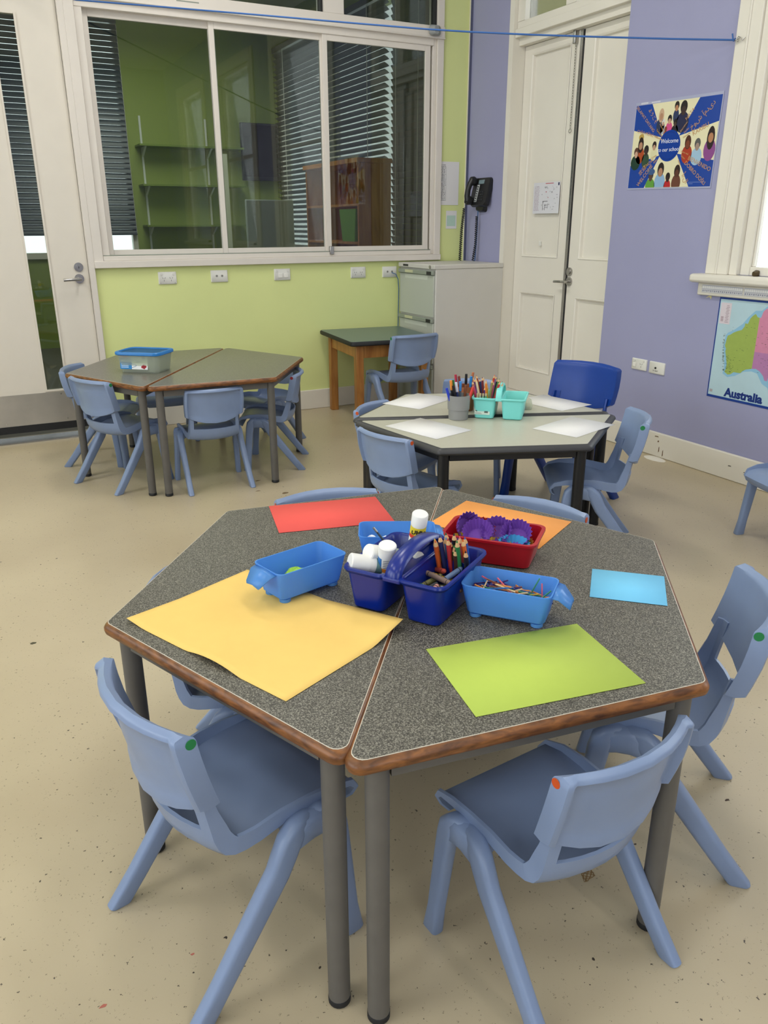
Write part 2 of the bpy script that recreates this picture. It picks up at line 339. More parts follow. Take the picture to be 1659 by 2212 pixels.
# ---- door with vision strip
d1 = sroot('door_1', (0, YF, 0)); DW = MT['doorwhite']
lf = MB(); 
for b in ((-.28, .37, .046, 2.62), (.488, .70, .046, 2.62), (.37, .488, .046, .29), (.37, .488, 2.29, 2.62)): lf.box((b[0], .012, b[2]), (b[1], .055, b[3]))
leaf = ob('door_leaf', lf, DW, d1)
ob('vision_pane', B((.37, .03, .29), (.488, .034, 2.29)), MT['glass'], leaf)
bd = MB()
for b in ((.364, .374, .284, 2.296), (.484, .494, .284, 2.296)): bd.box((b[0], .006, b[2]), (b[1], .014, b[3]))
bd.box((.374, .006, .284), (.484, .014, .294))
ob('glazing_bead', bd, DW, leaf)
ob('kick_plate', B((-.27, .0095, .09), (.692, .012, .278)), MT['steel'], d1)
for x, z in ((.45, .265), (.47, .11), (.12, .105), (.12, .262)): ob('screw', MB().disc((x, .0095, z), (0, -1, 0), .005, .0015, 10), MT['chrome'], d1)
ob('door_seal', B((-.28, .008, .046), (.70, .05, .09)), MT['black'], d1)
ob('threshold_plate', MB().loft([[(-.28, -.075, 0), (-.28, .05, 0), (-.28, .05, .012), (-.28, -.06, .005)], [(.735, -.075, 0), (.735, .05, 0), (.735, .05, .012), (.735, -.06, .005)]]), MT['chrome'], d1)
ob('frame_post', B((.702, -.02, 0), (.736, .1, 3.2)), A, d1, bevel=.003)
ob('door_gap', B((.6985, .013, .046), (.7035, .05, 2.62)), MT['black'], d1)
ob('head_panel', B((-.30, .0, 2.62), (.702, .08, 3.2)), DW, d1)
ob('frame_post', B((-.32, -.02, 0), (-.28, .1, 3.2)), A, d1)
hd = ob('handle', MB().disc((.643, .012, .937), (0, -1, 0), .027, .009, 24).tube([(.643, .006, .937), (.643, -.045, .937), (.63, -.052, .937), (.548, -.052, .934)], .0085, 12), MT['chrome'], d1, smooth=40)
ob('lock', MB().disc((.647, .012, 1.003), (0, -1, 0), .026, .008, 24).disc((.647, .006, 1.003), (0, -1, 0), .017, .008, 20), MT['chrome'], d1, smooth=40)
ob('key_slot', B((.6455, -.004, .995), (.6485, -.0019, 1.008)), MT['dark'], d1)

# ---- the room beyond the glass
nx0, nx1, ny = -1.2, 3.45, 9.2
m = MB(); m.box((nx0, ny, 0), (-.6, ny+.1, 3.3)); m.box((1.79, ny, 0), (nx1+.1, ny+.1, 3.3)); m.box((-.6, ny, 0), (1.79, ny+.1, .95)); m.box((-.6, ny, 3.1), (1.79, ny+.1, 3.3))
m.box((nx0-.1, YF+.12, 0), (nx0, ny+.1, 3.3)); m.box((nx1, YF+.12, 0), (nx1+.1, 6.3, 3.3)); m.box((nx1, 6.3, 0), (nx1+.1, 9.1, .75)); m.box((nx1, 6.3, 2.95), (nx1+.1, 9.1, 3.3)); m.box((nx1, 9.1, 0), (nx1+.1, ny, 3.3))
struct('wall_far', m, MT['greenroom'])
struct('floor_far', B((nx0, YF+.12, -.1), (nx1, ny, 0)), MT['wood_floor2']); struct('ceiling_far', B((nx0-.1, YF+.12, 3.3), (nx1+.1, ny+.1, 3.4)), MT['ceiling'])
w6 = sroot('window_6', (0, ny, 0))
for b in ((-.6, 1.79, .91, .97), (-.6, -.55, .97, 3.1), (1.74, 1.79, .97, 3.1), (.57, .63, .97, 3.1)): ob('frame', B((b[0], -.03, b[2]), (b[1], .06, b[3])), MT['cream'], w6)
ob('pane', B((-.55, .03, .97), (1.74, .034, 3.1)), MT['glassclear'], w6)
w7 = sroot('window_7', (nx1, 0, 0))
for b in ((6.3, 9.1, .72, .80), (6.3, 6.37, .8, 2.95), (9.03, 9.1, .8, 2.95), (7.65, 7.73, .8, 2.95)): ob('frame', B((-.02, b[0], b[2]), (.06, b[1], b[3])), MT['cream'], w7)
ob('pane', B((.03, 6.37, .8), (.034, 9.03, 2.95)), MT['glassclear'], w7)
def blind(name, label, M_, length, zbot, ztop, tilt):
    r = thing(name, label, 'blind', M=M_); n = int((ztop-zbot)/.05)
    me = mesh_of('slat', MB().loft([[(x, .026*t, -.0025*(t*t)-.0012) for t in (-1, -.5, 0, .5, 1)] + [(x, .026*t, -.0025*(t*t)+.0012) for t in (1, .5, 0, -.5, -1)] for x in (0, length)]), MT['slat'], smooth=50)
    for i in range(n): ob('slat', me, None, r, loc=(0, 0, zbot+.02+i*.05), rot=(math.radians(tilt+random.uniform(-3, 3)), 0, 0))
    ob('head_box', B((0, -.03, ztop), (length, .03, ztop+.05)), MT['slat'], r); ob('bottom_rail', B((0, -.022, zbot-.012), (length, .022, zbot+.004)), MT['slat'], r)
    for x in (length*.12, length*.5, length*.88): ob('ladder_cord', MB().tube([(x, -.03, zbot), (x, -.03, ztop)], .003, 6), cm('#d8d8d2'), r)
    return r
blind('venetian_blind', 'dark venetian blind on the far window beyond the glass', Matrix.Translation((-.62, ny-.06, 0)), 2.4, 1.15, 3.1, 70)
blind('venetian_blind', 'dark half-open venetian blind behind the pine bookcase, daylight between its slats', Matrix.Translation((nx1-.06, 9.05, 0)) @ Matrix.Rotation(-PI/2, 4, 'Z'), 2.6, .80, 2.95, -32)
blind('venetian_blind', 'dark closed venetian blind nearest the end of the inner window', Matrix.Translation((nx1-.06, 6.36, 0)) @ Matrix.Rotation(-PI/2, 4, 'Z'), .95, .80, 2.95, -62)
bs = thing('bookcase', 'open pine bookcase in the next room seen through the glass', 'bookcase', (3.02, 6.25, 0))
P2 = MT['pine2']
ob('end_panel', B((0, 0, 0), (.30, .025, 1.71)), P2, bs); ob('end_panel', B((0, 1.1, 0), (.30, 1.125, 1.71)), P2, bs); ob('back_panel', B((.285, .025, 0), (.30, 1.1, 1.71)), P2, bs)
ob('top', B((-.02, -.015, 1.71), (.305, 1.14, 1.745)), P2, bs)
for z in (.06, .5, 1.08, 1.38): ob('shelf', B((0, .025, z), (.285, 1.1, z+.02)), P2, bs)
tag(ob('magazine_box', MB().loft([[(3.03, 6.36, 1.101), (3.28, 6.36, 1.101), (3.28, 6.6, 1.101), (3.03, 6.6, 1.101)], [(3.03, 6.33, 1.36), (3.28, 6.33, 1.36), (3.28, 6.66, 1.36), (3.03, 6.66, 1.36)]]), cm('#6f9a2e')), 'lime green box file on the bookcase shelf beyond the glass', 'box')
tag(ob('folder', B((3.05, 6.3, .5215), (3.28, 6.38, 1.0)), cm('#3d8279')), 'teal folder on the bookcase shelf beyond the glass', 'folder')
tag(ob('storage_tub', MB().loft([rrect(.22, .3, .03, .5215, cx=3.17, cy=6.6), rrect(.22, .34, .03, 1.0, cx=3.17, cy=6.6)]), cm('#5c6268')), 'slate grey tub on the bookcase shelf beyond the glass', 'tub')
sh = thing('wall_shelving', 'three bracketed shelves on the far green wall of the next room', 'shelf', (1.86, ny, 0))
for x in (0.06, .75): ob('upright', B((x, -.016, .7), (x+.02, -.001, 2.3)), cm('#e4e6e0'), sh)
for z in (1.22, 1.62, 2.0):
    ob('shelf_board', B((0, -.25, z), (1.1, -.002, z+.018)), cm('#7f9340'), sh)
    for x in (0.06, .75): ob('bracket', MB().loft([[(x, -.016, z), (x, -.2, z), (x, -.016, z-.09)], [(x+.02, -.016, z), (x+.02, -.2, z), (x+.02, -.016, z-.09)]]), cm('#e4e6e0'), sh)
mo = thing('monitor', 'dark wall-mounted screen in the next room', 'screen', (2.98, ny-.12, 1.70))
ob('housing', B((0, 0, 0), (.44, .05, .58)), cm('#2b2a2e'), mo, bevel=.006); ob('screen', B((.02, -.002, .04), (.42, .0, .56)), mat('screen_glass', '#241f26', .15), mo); ob('wall_arm', B((.18, .05, .25), (.26, .119, .33)), MT['black'], mo)
bw = thing('display_board', 'pale grey free-standing board in the next room', 'board', (2.50, 7.6, 0), .1)
ob('panel', B((0, 0, .12), (.5, .03, 1.46)), cm('#9aa39a'), bw, bevel=.01); ob('foot', B((.05, -.15, 0), (.09, .18, .12)), cm('#9aa39a'), bw); ob('foot', B((.46, -.15, 0), (.5, .18, .12)), cm('#9aa39a'), bw)
tag(ob('plank', B((2.62, 8.7, 0), (2.69, 8.73, 1.93)), cm('#d9dcc8')), 'tall white plank standing in the next room', 'plank')
tg = ob('taped_bracket', MB().loft([rrect(.075, .05, .012, 0), rrect(.09, .06, .02, .012), rrect(.03, .05, .012, .035)]).xf(FB(3.045, 2.435, .036)), cm('#8f9393', .35)); tag(tg, 'crumpled silver tape wad on the window head rail', 'tape')

# ---- double door in the lavender wall
d2 = sroot('door_2', (XR, 0, 0)); C = MT['cream']
def rb(name, y0, y1, z0, z1, x0, x1, m=C, parent=d2, bevel=.0): return ob(name, B((x0, y0, z0), (x1, y1, z1)), m, parent, bevel=bevel)
rb('jamb', 4.654, 4.70, 0, 3.0, -.012, .16); rb('jamb', 3.60, 3.646, 0, 3.0, .012, .16); rb('threshold_step', 3.647, 4.653, 0, .112, .07, .14)
rb('head_frame', 3.647, 4.653, 2.335, 2.385, .0, .15, bevel=.004); rb('head_lining', 3.647, 4.653, 2.295, 2.335, .035, .15); rb('transom_frame', 3.647, 4.653, 2.385, 2.425, .015, .1, bevel=.004)
rb('transom_frame', 4.58, 4.652, 2.425, 3.0, .015, .1); rb('transom_frame', 4.10, 4.19, 2.425, 3.0, .015, .1); rb('transom_frame', 3.648, 3.70, 2.425, 3.0, .015, .1); rb('transom_frame', 3.647, 4.653, 2.95, 3.0, .015, .1)
rb('transom_pane', 4.19, 4.58, 2.425, 2.95, .05, .054, MT['glassclear']); rb('transom_pane', 3.70, 4.10, 2.425, 2.95, .05, .054, MT['glassclear'])
def leaf(y0, y1, pa, pb):
    l = MB(); z0, z1 = .115, 2.293; zs = (.275, .80, 1.028, 2.245)
    for b in ((y0, pa, z0, z1), (pb, y1, z0, z1), (pa, pb, z0, zs[0]), (pa, pb, zs[1], zs[2]), (pa, pb, zs[3], z1)): l.box((.085, b[0], b[2]), (.125, b[1], b[3]))
    lo = ob('door_leaf', l, C, d2)
    for a, b in ((zs[0], zs[1]), (zs[2], zs[3])):
        ob('panel', B((.103, pa, a), (.115, pb, b)), C, lo)
        rings = []
        for e, x in ((0, .083), (.004, .081), (.012, .086), (.016, .103)):
            rings.append([(x, pa+e, a+e), (x, pb-e, a+e), (x, pb-e, b-e), (x, pa+e, b-e)])
        ob('moulding', MB().loft(rings, False, False), C, lo)
leaf(4.105, 4.651, 4.20, 4.575); leaf(3.649, 4.085, 3.66, 4.00)
rb('meeting_strip', 4.094, 4.112, .115, 2.293, .074, .086, MT['chrome']); rb('meeting_gap', 4.083, 4.094, .115, 2.293, .086, .09, MT['black'])
kn = ob('handle', MB().disc((.085, 4.062, .893), (-1, 0, 0), .026, .01, 24).tube([(.08, 4.062, .893), (.035, 4.062, .893), (.03, 4.075, .893), (.03, 4.15, .89)], .008, 12).tube([(.03, 4.075, .893), (.03, 4.04, .892)], .0085, 12), MT['chrome'], d2, smooth=40)
ob('lock', MB().disc((.085, 4.066, .952), (-1, 0, 0), .026, .009, 24).disc((.077, 4.066, .952), (-1, 0, 0), .015, .007, 18), MT['chrome'], d2, smooth=40)
rb('top_bolt', 4.14, 4.162, 2.225, 2.33, .055, .083, MT['chrome'], bevel=.004)
rb('foot_bolt', 4.112, 4.135, .10, .22, .06, .084, MT['bronze'], bevel=.003)
rb('wall_hook', 4.385, 4.40, 1.10, 1.13, .085, .103, MT['plate'], bevel=.003)
ch = MB()
for i in range(31):
    z = 2.222-i*.0145; a = i % 2
    ring = []
    for k in range(9):
        t = 2*PI*k/8; dx, dz = .004*math.cos(t), .0095*math.sin(t); ring.append((dx if a else 0, 0 if a else dx, dz))
    ch.tube([(.075+p[0], 4.15+p[1], z+p[2]) for p in ring], .0013, 5)
cho = ob('bolt_chain', ch, MT['chrome'], d2, smooth=40)
ob('pull_ring', MB().tube([(.075, 4.15+.011*math.cos(t*PI/8), 1.765+.011*math.sin(t*PI/8)) for t in range(17)], .0018, 6), MT['chrome'], d2, smooth=40)
struct('wall_corridor', B((4.7, 4.5, 0), (4.8, 7.4, 3.9)), cm('#e8dfa8'))

# ---- sash windows in the lavender wall
def sash_window(n, y0, y1):
    w = sroot('window_%d' % n, (XR, 0, 0)); q = lambda nm, a, b, c, d, x0, x1, bv=.004, m=C: ob(nm, B((x0, a, c), (x1, b, d)), m, w, bevel=bv)
    ar = .132
    q('architrave', y1, y1+ar, 1.0, 3.0+ar, -.022, 0); q('architrave', y0-ar, y0, 1.0, 3.0+ar, -.022, 0); q('architrave', y0, y1, 3.0, 3.0+ar, -.022, 0)
    for a in (y1+.058,): q('bead', a, a+.012, 1.0, 3.0+ar, -.028, -.02)
    q('lining', y1-.045, y1, 1.0, 3.0, -.010, .15); q('lining', y0, y0+.045, 1.0, 3.0, -.010, .15); q('lining', y0, y1, 2.96, 3.0, -.004, .15)
    q('sash_stile', y1-.100, y1-.045, 1.0, 2.96, .015, .06); q('sash_stile', y0+.045, y0+.100, 1.0, 2.96, .015, .06); q('sash_rail', y0+.100, y1-.100, 1.0, 1.04, .015, .06); q('sash_rail', y0+.100, y1-.100, 2.0, 2.04, .015, .06)
    q('glazing_bead', y1-.112, y1-.100, 1.04, 2.96, .025, .05); q('glazing_bead', y0+.1, y0+.112, 1.04, 2.96, .025, .05)
    ob('pane', B((.042, y0+.112, 1.04), (.045, y1-.112, 2.96)), MT['glassclear'], w)
    q('sill', y0-.19, y1+.185, .958, 1.0, -.075, .02, .014); q('apron', y0-.16, y1+.165, .895, .958, -.022, 0, .006)
    ob('catch', MB().loft([rrect(.03, .02, .008, 0), rrect(.034, .024, .01, .012), rrect(.02, .014, .006, .03)]).xf(Matrix.Translation((.012, y1-.15, 1.012)) @ Matrix.Rotation(-PI/2, 4, 'Y')), MT['bronze'], w, smooth=40)
    return w
for i, (a, b) in enumerate(WIN_R): sash_window(2+i, a, b)
def plain_window(n, M_, wdt):
    w = sroot('window_%d' % n, M=M_)
    for b in ((0, .06, 1.0, 3.0), (wdt-.06, wdt, 1.0, 3.0), (wdt/2-.04, wdt/2+.04, 1.06, 2.94), (.06, wdt-.06, 1.0, 1.06), (.06, wdt-.06, 2.94, 3.0)): ob('frame', B((b[0], 0, b[2]), (b[1], .08, b[3])), C, w)
    ob('pane', B((.06, .04, 1.06), (wdt-.06, .044, 2.94)), MT['glassclear'], w)
for i, y in enumerate((2.4, .2, -2.1)): plain_window(8+i, Matrix.Translation((XL-.02, y, 0)) @ Matrix.Rotation(PI/2, 4, 'Z'), 1.6)
plain_window(11, Matrix.Translation((.7, YB-.02, 0)) @ Matrix.Rotation(PI, 4, 'Z'), 2.0)
for x, y in BATTENS:
    r = thing('ceiling_batten', 'white fluorescent batten on the ceiling', 'light', (x, y, 3.38), 0, 'ceiling battens')
    ob('housing', B((-.1, -.65, .02), (.1, .65, .12)), MT['plate'], r); ob('tube', MB().tube([(0, -.62, .008), (0, .62, .008)], .013, 10), emit_mat('tube_glow', '#fff4e2', 6), r)
# ------------------------------------------------------------------ school chairs
def chair_meshes(cmat):
    # seat profile: centre (y, z), edge (y, z), half width, flange depth
    st = [(.158, .246, .156, .248, .118, .002), (.171, .257, .169, .259, .128, .004), (.175, .271, .173, .273, .135, .008), (.163, .284, .161, .286, .139, .014), (.122, .289, .121, .293, .142, .020), (.070, .285, .070, .291, .142, .026),
          (.020, .277, .022, .285, .140, .030), (-.028, .264, -.022, .274, .138, .033), (-.060, .257, -.046, .268, .134, .035), (-.086, .257, -.066, .268, .132, .035), (-.107, .265, -.082, .275, .130, .034), (-.121, .281, -.092, .290, .128, .032),
          (-.128, .302, -.098, .308, .127, .029), (-.132, .324, -.101, .327, .126, .026), (-.138, .356, -.106, .357, .125, .020), (-.149, .412, -.115, .412, .124, .014)]
    us = [-1, -.97, -.86, -.72, -.5, -.25, 0, .25, .5, .72, .86, .97, 1]
    rows = []
    for i, (y, z, ye, ze, hw, fd) in enumerate(st):
        a = st[max(i-1, 0)]; b = st[min(i+1, len(st)-1)]; t = Vector((0, b[2]-a[2], b[3]-a[3])).normalized()
        n = Vector((0, t.z, -t.y))                                   # away from the sitter
        def pt(u): return Vector((u*hw, y+(ye-y)*u*u, z+(ze-z)*u*u))
        rows.append([pt(-1) + n*fd + Vector((-.003, 0, 0))] + [pt(u) for u in us] + [pt(1) + n*fd + Vector((.003, 0, 0))])
    nc = len(us)+2; vs = [p for r in rows for p in r]; fs = []
    for i in range(len(rows)-1):
        for j in range(nc-1):
            if i >= 13 and 3 <= j <= 10: continue
            fs.append((i*nc+j, i*nc+j+1, (i+1)*nc+j+1, (i+1)*nc+j))
    me = bpy.data.meshes.new('seat'); me.from_pydata([tuple(p) for p in vs], [], fs)
    bm = bmesh.new(); bm.from_mesh(me)
    bmesh.ops.recalc_face_normals(bm, faces=bm.faces)
    bmesh.ops.delete(bm, geom=[v for v in bm.verts if not v.link_faces], context='VERTS')
    bmesh.ops.solidify(bm, geom=bm.faces[:], thickness=.0065)
    bmesh.ops.recalc_face_normals(bm, faces=bm.faces); bm.to_mesh(me); bm.free()
    for p in me.polygons: p.use_smooth = True
    me.set_sharp_from_angle(angle=math.radians(50)); me.materials.append(cmat); seat = me
    # backrest: solid panel, thick rolled rim at top and ends, hollow rear face
    U = [-1, -.965, -.93, -.88, -.8, -.6, -.35, 0, .35, .6, .8, .88, .93, .965, 1]; Wv = [0, .05, .12, .2, .45, .7, .82, .88, .93, .97, 1]
    def sm(a, b, x): x = max(0, min(1, (x-a)/(b-a))); return x*x*(3-2*x)
    def zz(u, w):
        zb = .394-.036*(1-abs(u)**2.2); zt = .530+.004*(1-u*u); return zb+(zt-zb)*w
    def hw(w): return .1465+.0035*math.sin(PI*min(1, w*1.1)) - .004*sm(.93, 1, w)
    def yc(u, w): return -.136-.030*w + .042*u*u - .004*math.sin(PI*w)
    F, Bk = [], []
    for w in Wv:
        r1, r2 = [], []
        for u in U:
            x = u*hw(w); z = zz(u, w); y = yc(u, w)
            rim = max(sm(.84, .95, abs(u))*.024, sm(.84, .93, w)*.016); low = .010*(1-sm(0, .22, w))*(1-sm(.84, .95, abs(u)))
            th = .009+max(rim, low)
            rt = .004*sm(.95, 1, w); r1.append((x, y+.003-rt, z-rt)); r2.append((x, y+.003-th+rt, z-rt*.6))
        F.append(r1); Bk.append(r2)
    mb = MB(); mb.grid(F); nF = len(mb.v); mb.add([p for r in Bk for p in r], [tuple(reversed((i*len(U)+j, i*len(U)+j+1, (i+1)*len(U)+j+1, (i+1)*len(U)+j))) for i in range(len(Wv)-1) for j in range(len(U)-1)])
    R_, C_ = len(Wv), len(U); loop = [(0, j) for j in range(C_)] + [(i, C_-1) for i in range(1, R_)] + [(R_-1, j) for j in range(C_-2, -1, -1)] + [(i, 0) for i in range(R_-2, 0, -1)]
    mids = []
    for (i, j) in loop:
        a = Vector(F[i][j]); b = Vector(Bk[i][j]); c = (a+b)/2
        if i == R_-1: c.z += .0055
        if j == 0: c.x -= .0012
        if j == C_-1: c.x += .0012
        if i == 0: c.z -= .003
        mids.append(tuple(c))
    n0 = len(mb.v); mb.v += mids; N = len(loop)
    for k in range(N):
        (i, j), (i2, j2) = loop[k], loop[(k+1) % N]; a, a2 = i*C_+j, i2*C_+j2
        mb.f.append((a, a2, n0+(k+1) % N, n0+k)); mb.f.append((n0+k, n0+(k+1) % N, nF+a2, nF+a))
    back = mesh_of('backrest', mb, cmat, 38)
    def leg(path, sizes, foot):
        rings = []
        P = [Vector(p) for p in path]
        def sec(c, ax, w, d, r):
            out = []
            for qx, qy, a0 in ((1, 1, 0), (-1, 1, 90), (-1, -1, 180), (1, -1, 270)):
                for k in range(4):
                    a = math.radians(a0+30*k); out.append(c + Vector((qx*(w/2-r)+r*math.cos(a), 0, 0)) + ax*(qy*(d/2-r)+r*math.sin(a)))
            return out
        for i, p in enumerate(P):
            t = P[min(i+1, len(P)-1)]-P[max(i-1, 0)]; t.x = 0; t.normalize(); ax = Vector((0, t.z, -t.y)); w, d = sizes[i]
            rings.append(sec(p, ax, w, d, min(w, d)*.34))
        w, d = sizes[-1]; rings.append(sec(Vector(foot)+Vector((0, 0, .004)), Vector((0, -1, 0)), w, d*1.22, w*.34)); rings.append(sec(Vector(foot), Vector((0, -1, 0)), w*.86, d*1.08, w*.3))
        return mesh_of('leg', MB().loft(rings), cmat, 48)
    legs = []
    for s in (-1, 1):
        legs.append(leg([(s*.135, .060, .276), (s*.147, .080, .282), (s*.153, .098, .279), (s*.156, .108, .268), (s*.157, .113, .245), (s*.158, .117, .215), (s*.166, .130, .06)],
                        [(.03, .026), (.034, .030), (.034, .038), (.032, .042), (.030, .042), (.029, .040), (.027, .034)], (s*.1685, .136, 0)))
        legs.append(leg([(s*.135, .080, .276), (s*.147, .056, .282), (s*.153, .036, .276), (s*.156, .020, .262), (s*.157, .008, .240), (s*.157, -.006, .212), (s*.160, -.125, .055)],
                        [(.03, .026), (.034, .030), (.034, .040), (.032, .045), (.030, .045), (.029, .043), (.027, .036)], (s*.1615, -.166, 0)))
    brk = []
    for s in (-1, 1):
        rg = []
        for x, dy, zt, zb in ((.112, .0, .282, .262), (.135, .0, .290, .250), (.152, .002, .294, .240), (.164, .004, .290, .240), (.169, .010, .282, .246)):
            rg.append([(s*x, .024+dy, zb), (s*x, .034+dy, zt-.006), (s*x, .046+dy, zt), (s*x, .092-dy, zt+.002), (s*x, .104-dy, zt-.004), (s*x, .112-dy, zb), (s*x, .085-dy, zb+.006), (s*x, .052+dy, zb+.006)])
        brk.append(mesh_of('leg_bracket', MB().loft(rg), cmat, 50))
    return seat, back, legs, brk
CH = {k: chair_meshes(MT[k]) for k in ('chair', 'bluechair')}
STK = {}
for nm, c in (('green', '#1f7a45'), ('orange', '#c8521f'), ('red', '#8e2a2a')):
    STK[nm] = mesh_of('size_dot', MB().disc((0, 0, 0), (1, 0, 0), .0085, .0008, 16), cm(c))
def chair(label, x, y, t, sc, dot=None, kind='chair', group='pale blue classroom chairs'):
    r = thing('school_chair', label, 'chair', (x, y, 0), t, group if kind == 'chair' else None, scale=sc)
    seat, back, legs, brk = CH[kind]
    ob('seat', seat, None, r); b = ob('backrest', back, None, r)
    for l in legs: ob('leg', l, None, r)
    for l in brk: ob('leg_bracket', l, None, r)
    if dot:
        ob('size_dot', STK[dot], None, b, loc=(.1475, -.129, .517)); ob('size_dot', STK[dot], None, b, loc=(-.1475, -.129, .517), rot=(0, 0, PI))
    return r
chair('pale blue chair with green dot, its back to us, at the yellow sheet corner', .286, 1.155, -1.347, 1.018, 'green')
chair('pale blue chair with orange dot, its back to us, below the lime green sheet', .765, .836, .098, .947, 'orange')
chair('pale blue chair with green dot beside the small sky blue sheet', 1.180, 1.000, .796, 1.046, 'green')
chair('pale blue chair whose curved top shows behind the orange sheet', 1.216, 1.568, 2.037, .95, 'orange')
chair('pale blue chair whose curved top shows behind the red sheet', .795, 1.775, 3.002, 1.0, 'orange')
chair('pale blue chair tucked under the front table side facing the steel-kick door', .42, 1.545, -2.2, .95, 'green')
chair('pale blue chair seen square from behind at the table with the plastic container', .999, 3.80, -.038, .951)
chair('pale blue chair with green dot turned at the container table, nearest the door', .606, 4.048, -1.102, 1.025, 'green')
chair('pale blue chair with red dot seen side-on at the container table', 1.40, 4.003, 1.121, .947, 'red')
chair('pale blue chair at the container table corner under the power points', 1.525, 4.463, 2.078, .92)
chair('pale blue chair between the container table and the steel-kick door', .587, 4.509, -2.056, .971)
chair('pale blue chair between the container table and the lime wall, mostly hidden', .99, 4.80, 3.07, .95)
chair('pale blue chair with orange dot, its back to us, at the pale grey table', 1.444, 2.571, -1.30, .95, 'orange')
chair('pale blue chair with orange dot behind the pale grey table, near the desk', 1.618, 3.0, -2.601, .90, 'orange')
chair('pale blue chair behind the pens on the pale grey table', 2.108, 3.161, 2.47, .95)
chair('pale blue chair with green dot seen side-on at the pale grey table', 2.111, 2.257, .982, 1.03, 'green')
chair('large royal blue chair at the pale grey table by the double door', 2.385, 2.787, 1.83, 1.17, None, 'bluechair')
chair('pale blue chair pulled up to the wooden desk by the filing cabinet', 2.45, 4.462, .046, 1.12, 'green')
chair('pale blue chair at the lavender wall under the Australia map, cut by the frame', 2.848, 1.859, 1.3, 1.0)

# ------------------------------------------------------------------ trapezoid tables
def trap(e, s, side):
    a = s*math.sqrt(3)/2; k = (s/2)/a; cc = e/math.cos(PI/6); x0 = e; x1 = a-e
    p = [(x0, -s+k*x0+cc), (x1, -s+k*x1+cc), (x1, s-k*x1-cc), (x0, s-k*x0-cc)]
    return [(x*side, y) for x, y in (p if side > 0 else reversed(p))]
def half_table(label, pose, side, s, h, kind, group):
    r = thing('trapezoid_table', label, 'table', (pose[0], pose[1], 0), pose[2], group)
    if kind == 'black': top, edge, legm, ins, lr, th, inset = MT['greytop'], MT['rubber'], MT['legblack'], .021, .021, .026, .045
    else: top, edge, legm, ins, lr, th, inset = (MT['laminate'] if kind == 'dark' else MT['laminate2']), MT['edgewood'], MT['leg'], .0088, .0185, .024, .0395
    def ring(e, z): return [(x, y, z) for x, y in round_poly(trap(e, s, side), max(.022-e*.6, .004), 6)]
    prof = [(.006, -th), (.0015, -th+.003), (0, -th*.62), (0, -th*.42), (.002, -.006), (.006, -.0016), (.009, -.0005)] if kind != 'black' else [(.008, -th), (.0, -th*.7), (0, -th*.5), (.004, -.006), (.012, -.0012), (.022, -.0005)]
    ob('edge_band', MB().loft([ring(e, h+z) for e, z in prof]), edge, r, smooth=45)
    lam = ob('tabletop', MB().loft([ring(ins, h-.0015), ring(ins, h)]), top, r)
    if kind != 'black': ob('laminate_line', MB().loft([ring(ins-.0011, h-.0016), ring(ins-.0011, h-.0002)]), MT['pale'], lam)
    L = trap(inset, s, side)
    for i, (x, y) in enumerate(L):
        lg = ob('leg', MB().lathe([(lr, .011), (lr, h-th)], 20, (x, y, 0)), legm, r, smooth=50)
        ob('foot_cap', MB().lathe([(lr*.8, 0), (lr*1.03, .003), (lr*1.03, .014), (lr, .0145)], 20, (x, y, 0)), MT['black'], lg, smooth=50)
    for i in range(4):
        a = Vector((*L[i], 0)); b = Vector((*L[(i+1) % 4], 0)); d = (b-a).normalized(); n = Vector((-d.y, d.x, 0))*.011
        hh = .032 if kind != 'black' else .028
        ob('rail', MB().loft([[a+d*lr-n+Vector((0, 0, z)) for z in (h-th-hh, h-th)] + [a+d*lr+n+Vector((0, 0, z)) for z in (h-th, h-th-hh)], [b-d*lr-n+Vector((0, 0, z)) for z in (h-th-hh, h-th)] + [b-d*lr+n+Vector((0, 0, z)) for z in (h-th, h-th-hh)]]), legm, r)
    return r
HT, HR = .5421, .485
half_table('dark speckled half-hexagon table under the yellow and red sheets', (.7514, 1.3098, -.6631), -1, .624, HT, 'dark', 'dark speckled trapezoid tables')
half_table('dark speckled half-hexagon table under the lime green and orange sheets', (.733, 1.3032, -.6595), 1, .624, HT, 'dark', 'dark speckled trapezoid tables')
half_table('olive half-hexagon table carrying the plastic container with blue lid', (1.0172, 4.1786, -.5923), -1, .624, HT, 'olive', 'dark speckled trapezoid tables')
half_table('bare olive half-hexagon table joined to the one with the container', (1.0210, 4.1765, -.5923), 1, .624, HT, 'olive', 'dark speckled trapezoid tables')
K = .9409
half_table('pale grey half-hexagon table with black edge, the half toward the filing cabinet', (1.9765*K, 2.833*K+.004, -1.9512), -1, .5985*K, HR, 'black', 'pale grey trapezoid tables')
half_table('pale grey half-hexagon table with black edge, the half toward the dark table', (1.9749*K, 2.8194*K-.002, -1.9512), 1, .5985*K, HR, 'black', 'pale grey trapezoid tables')

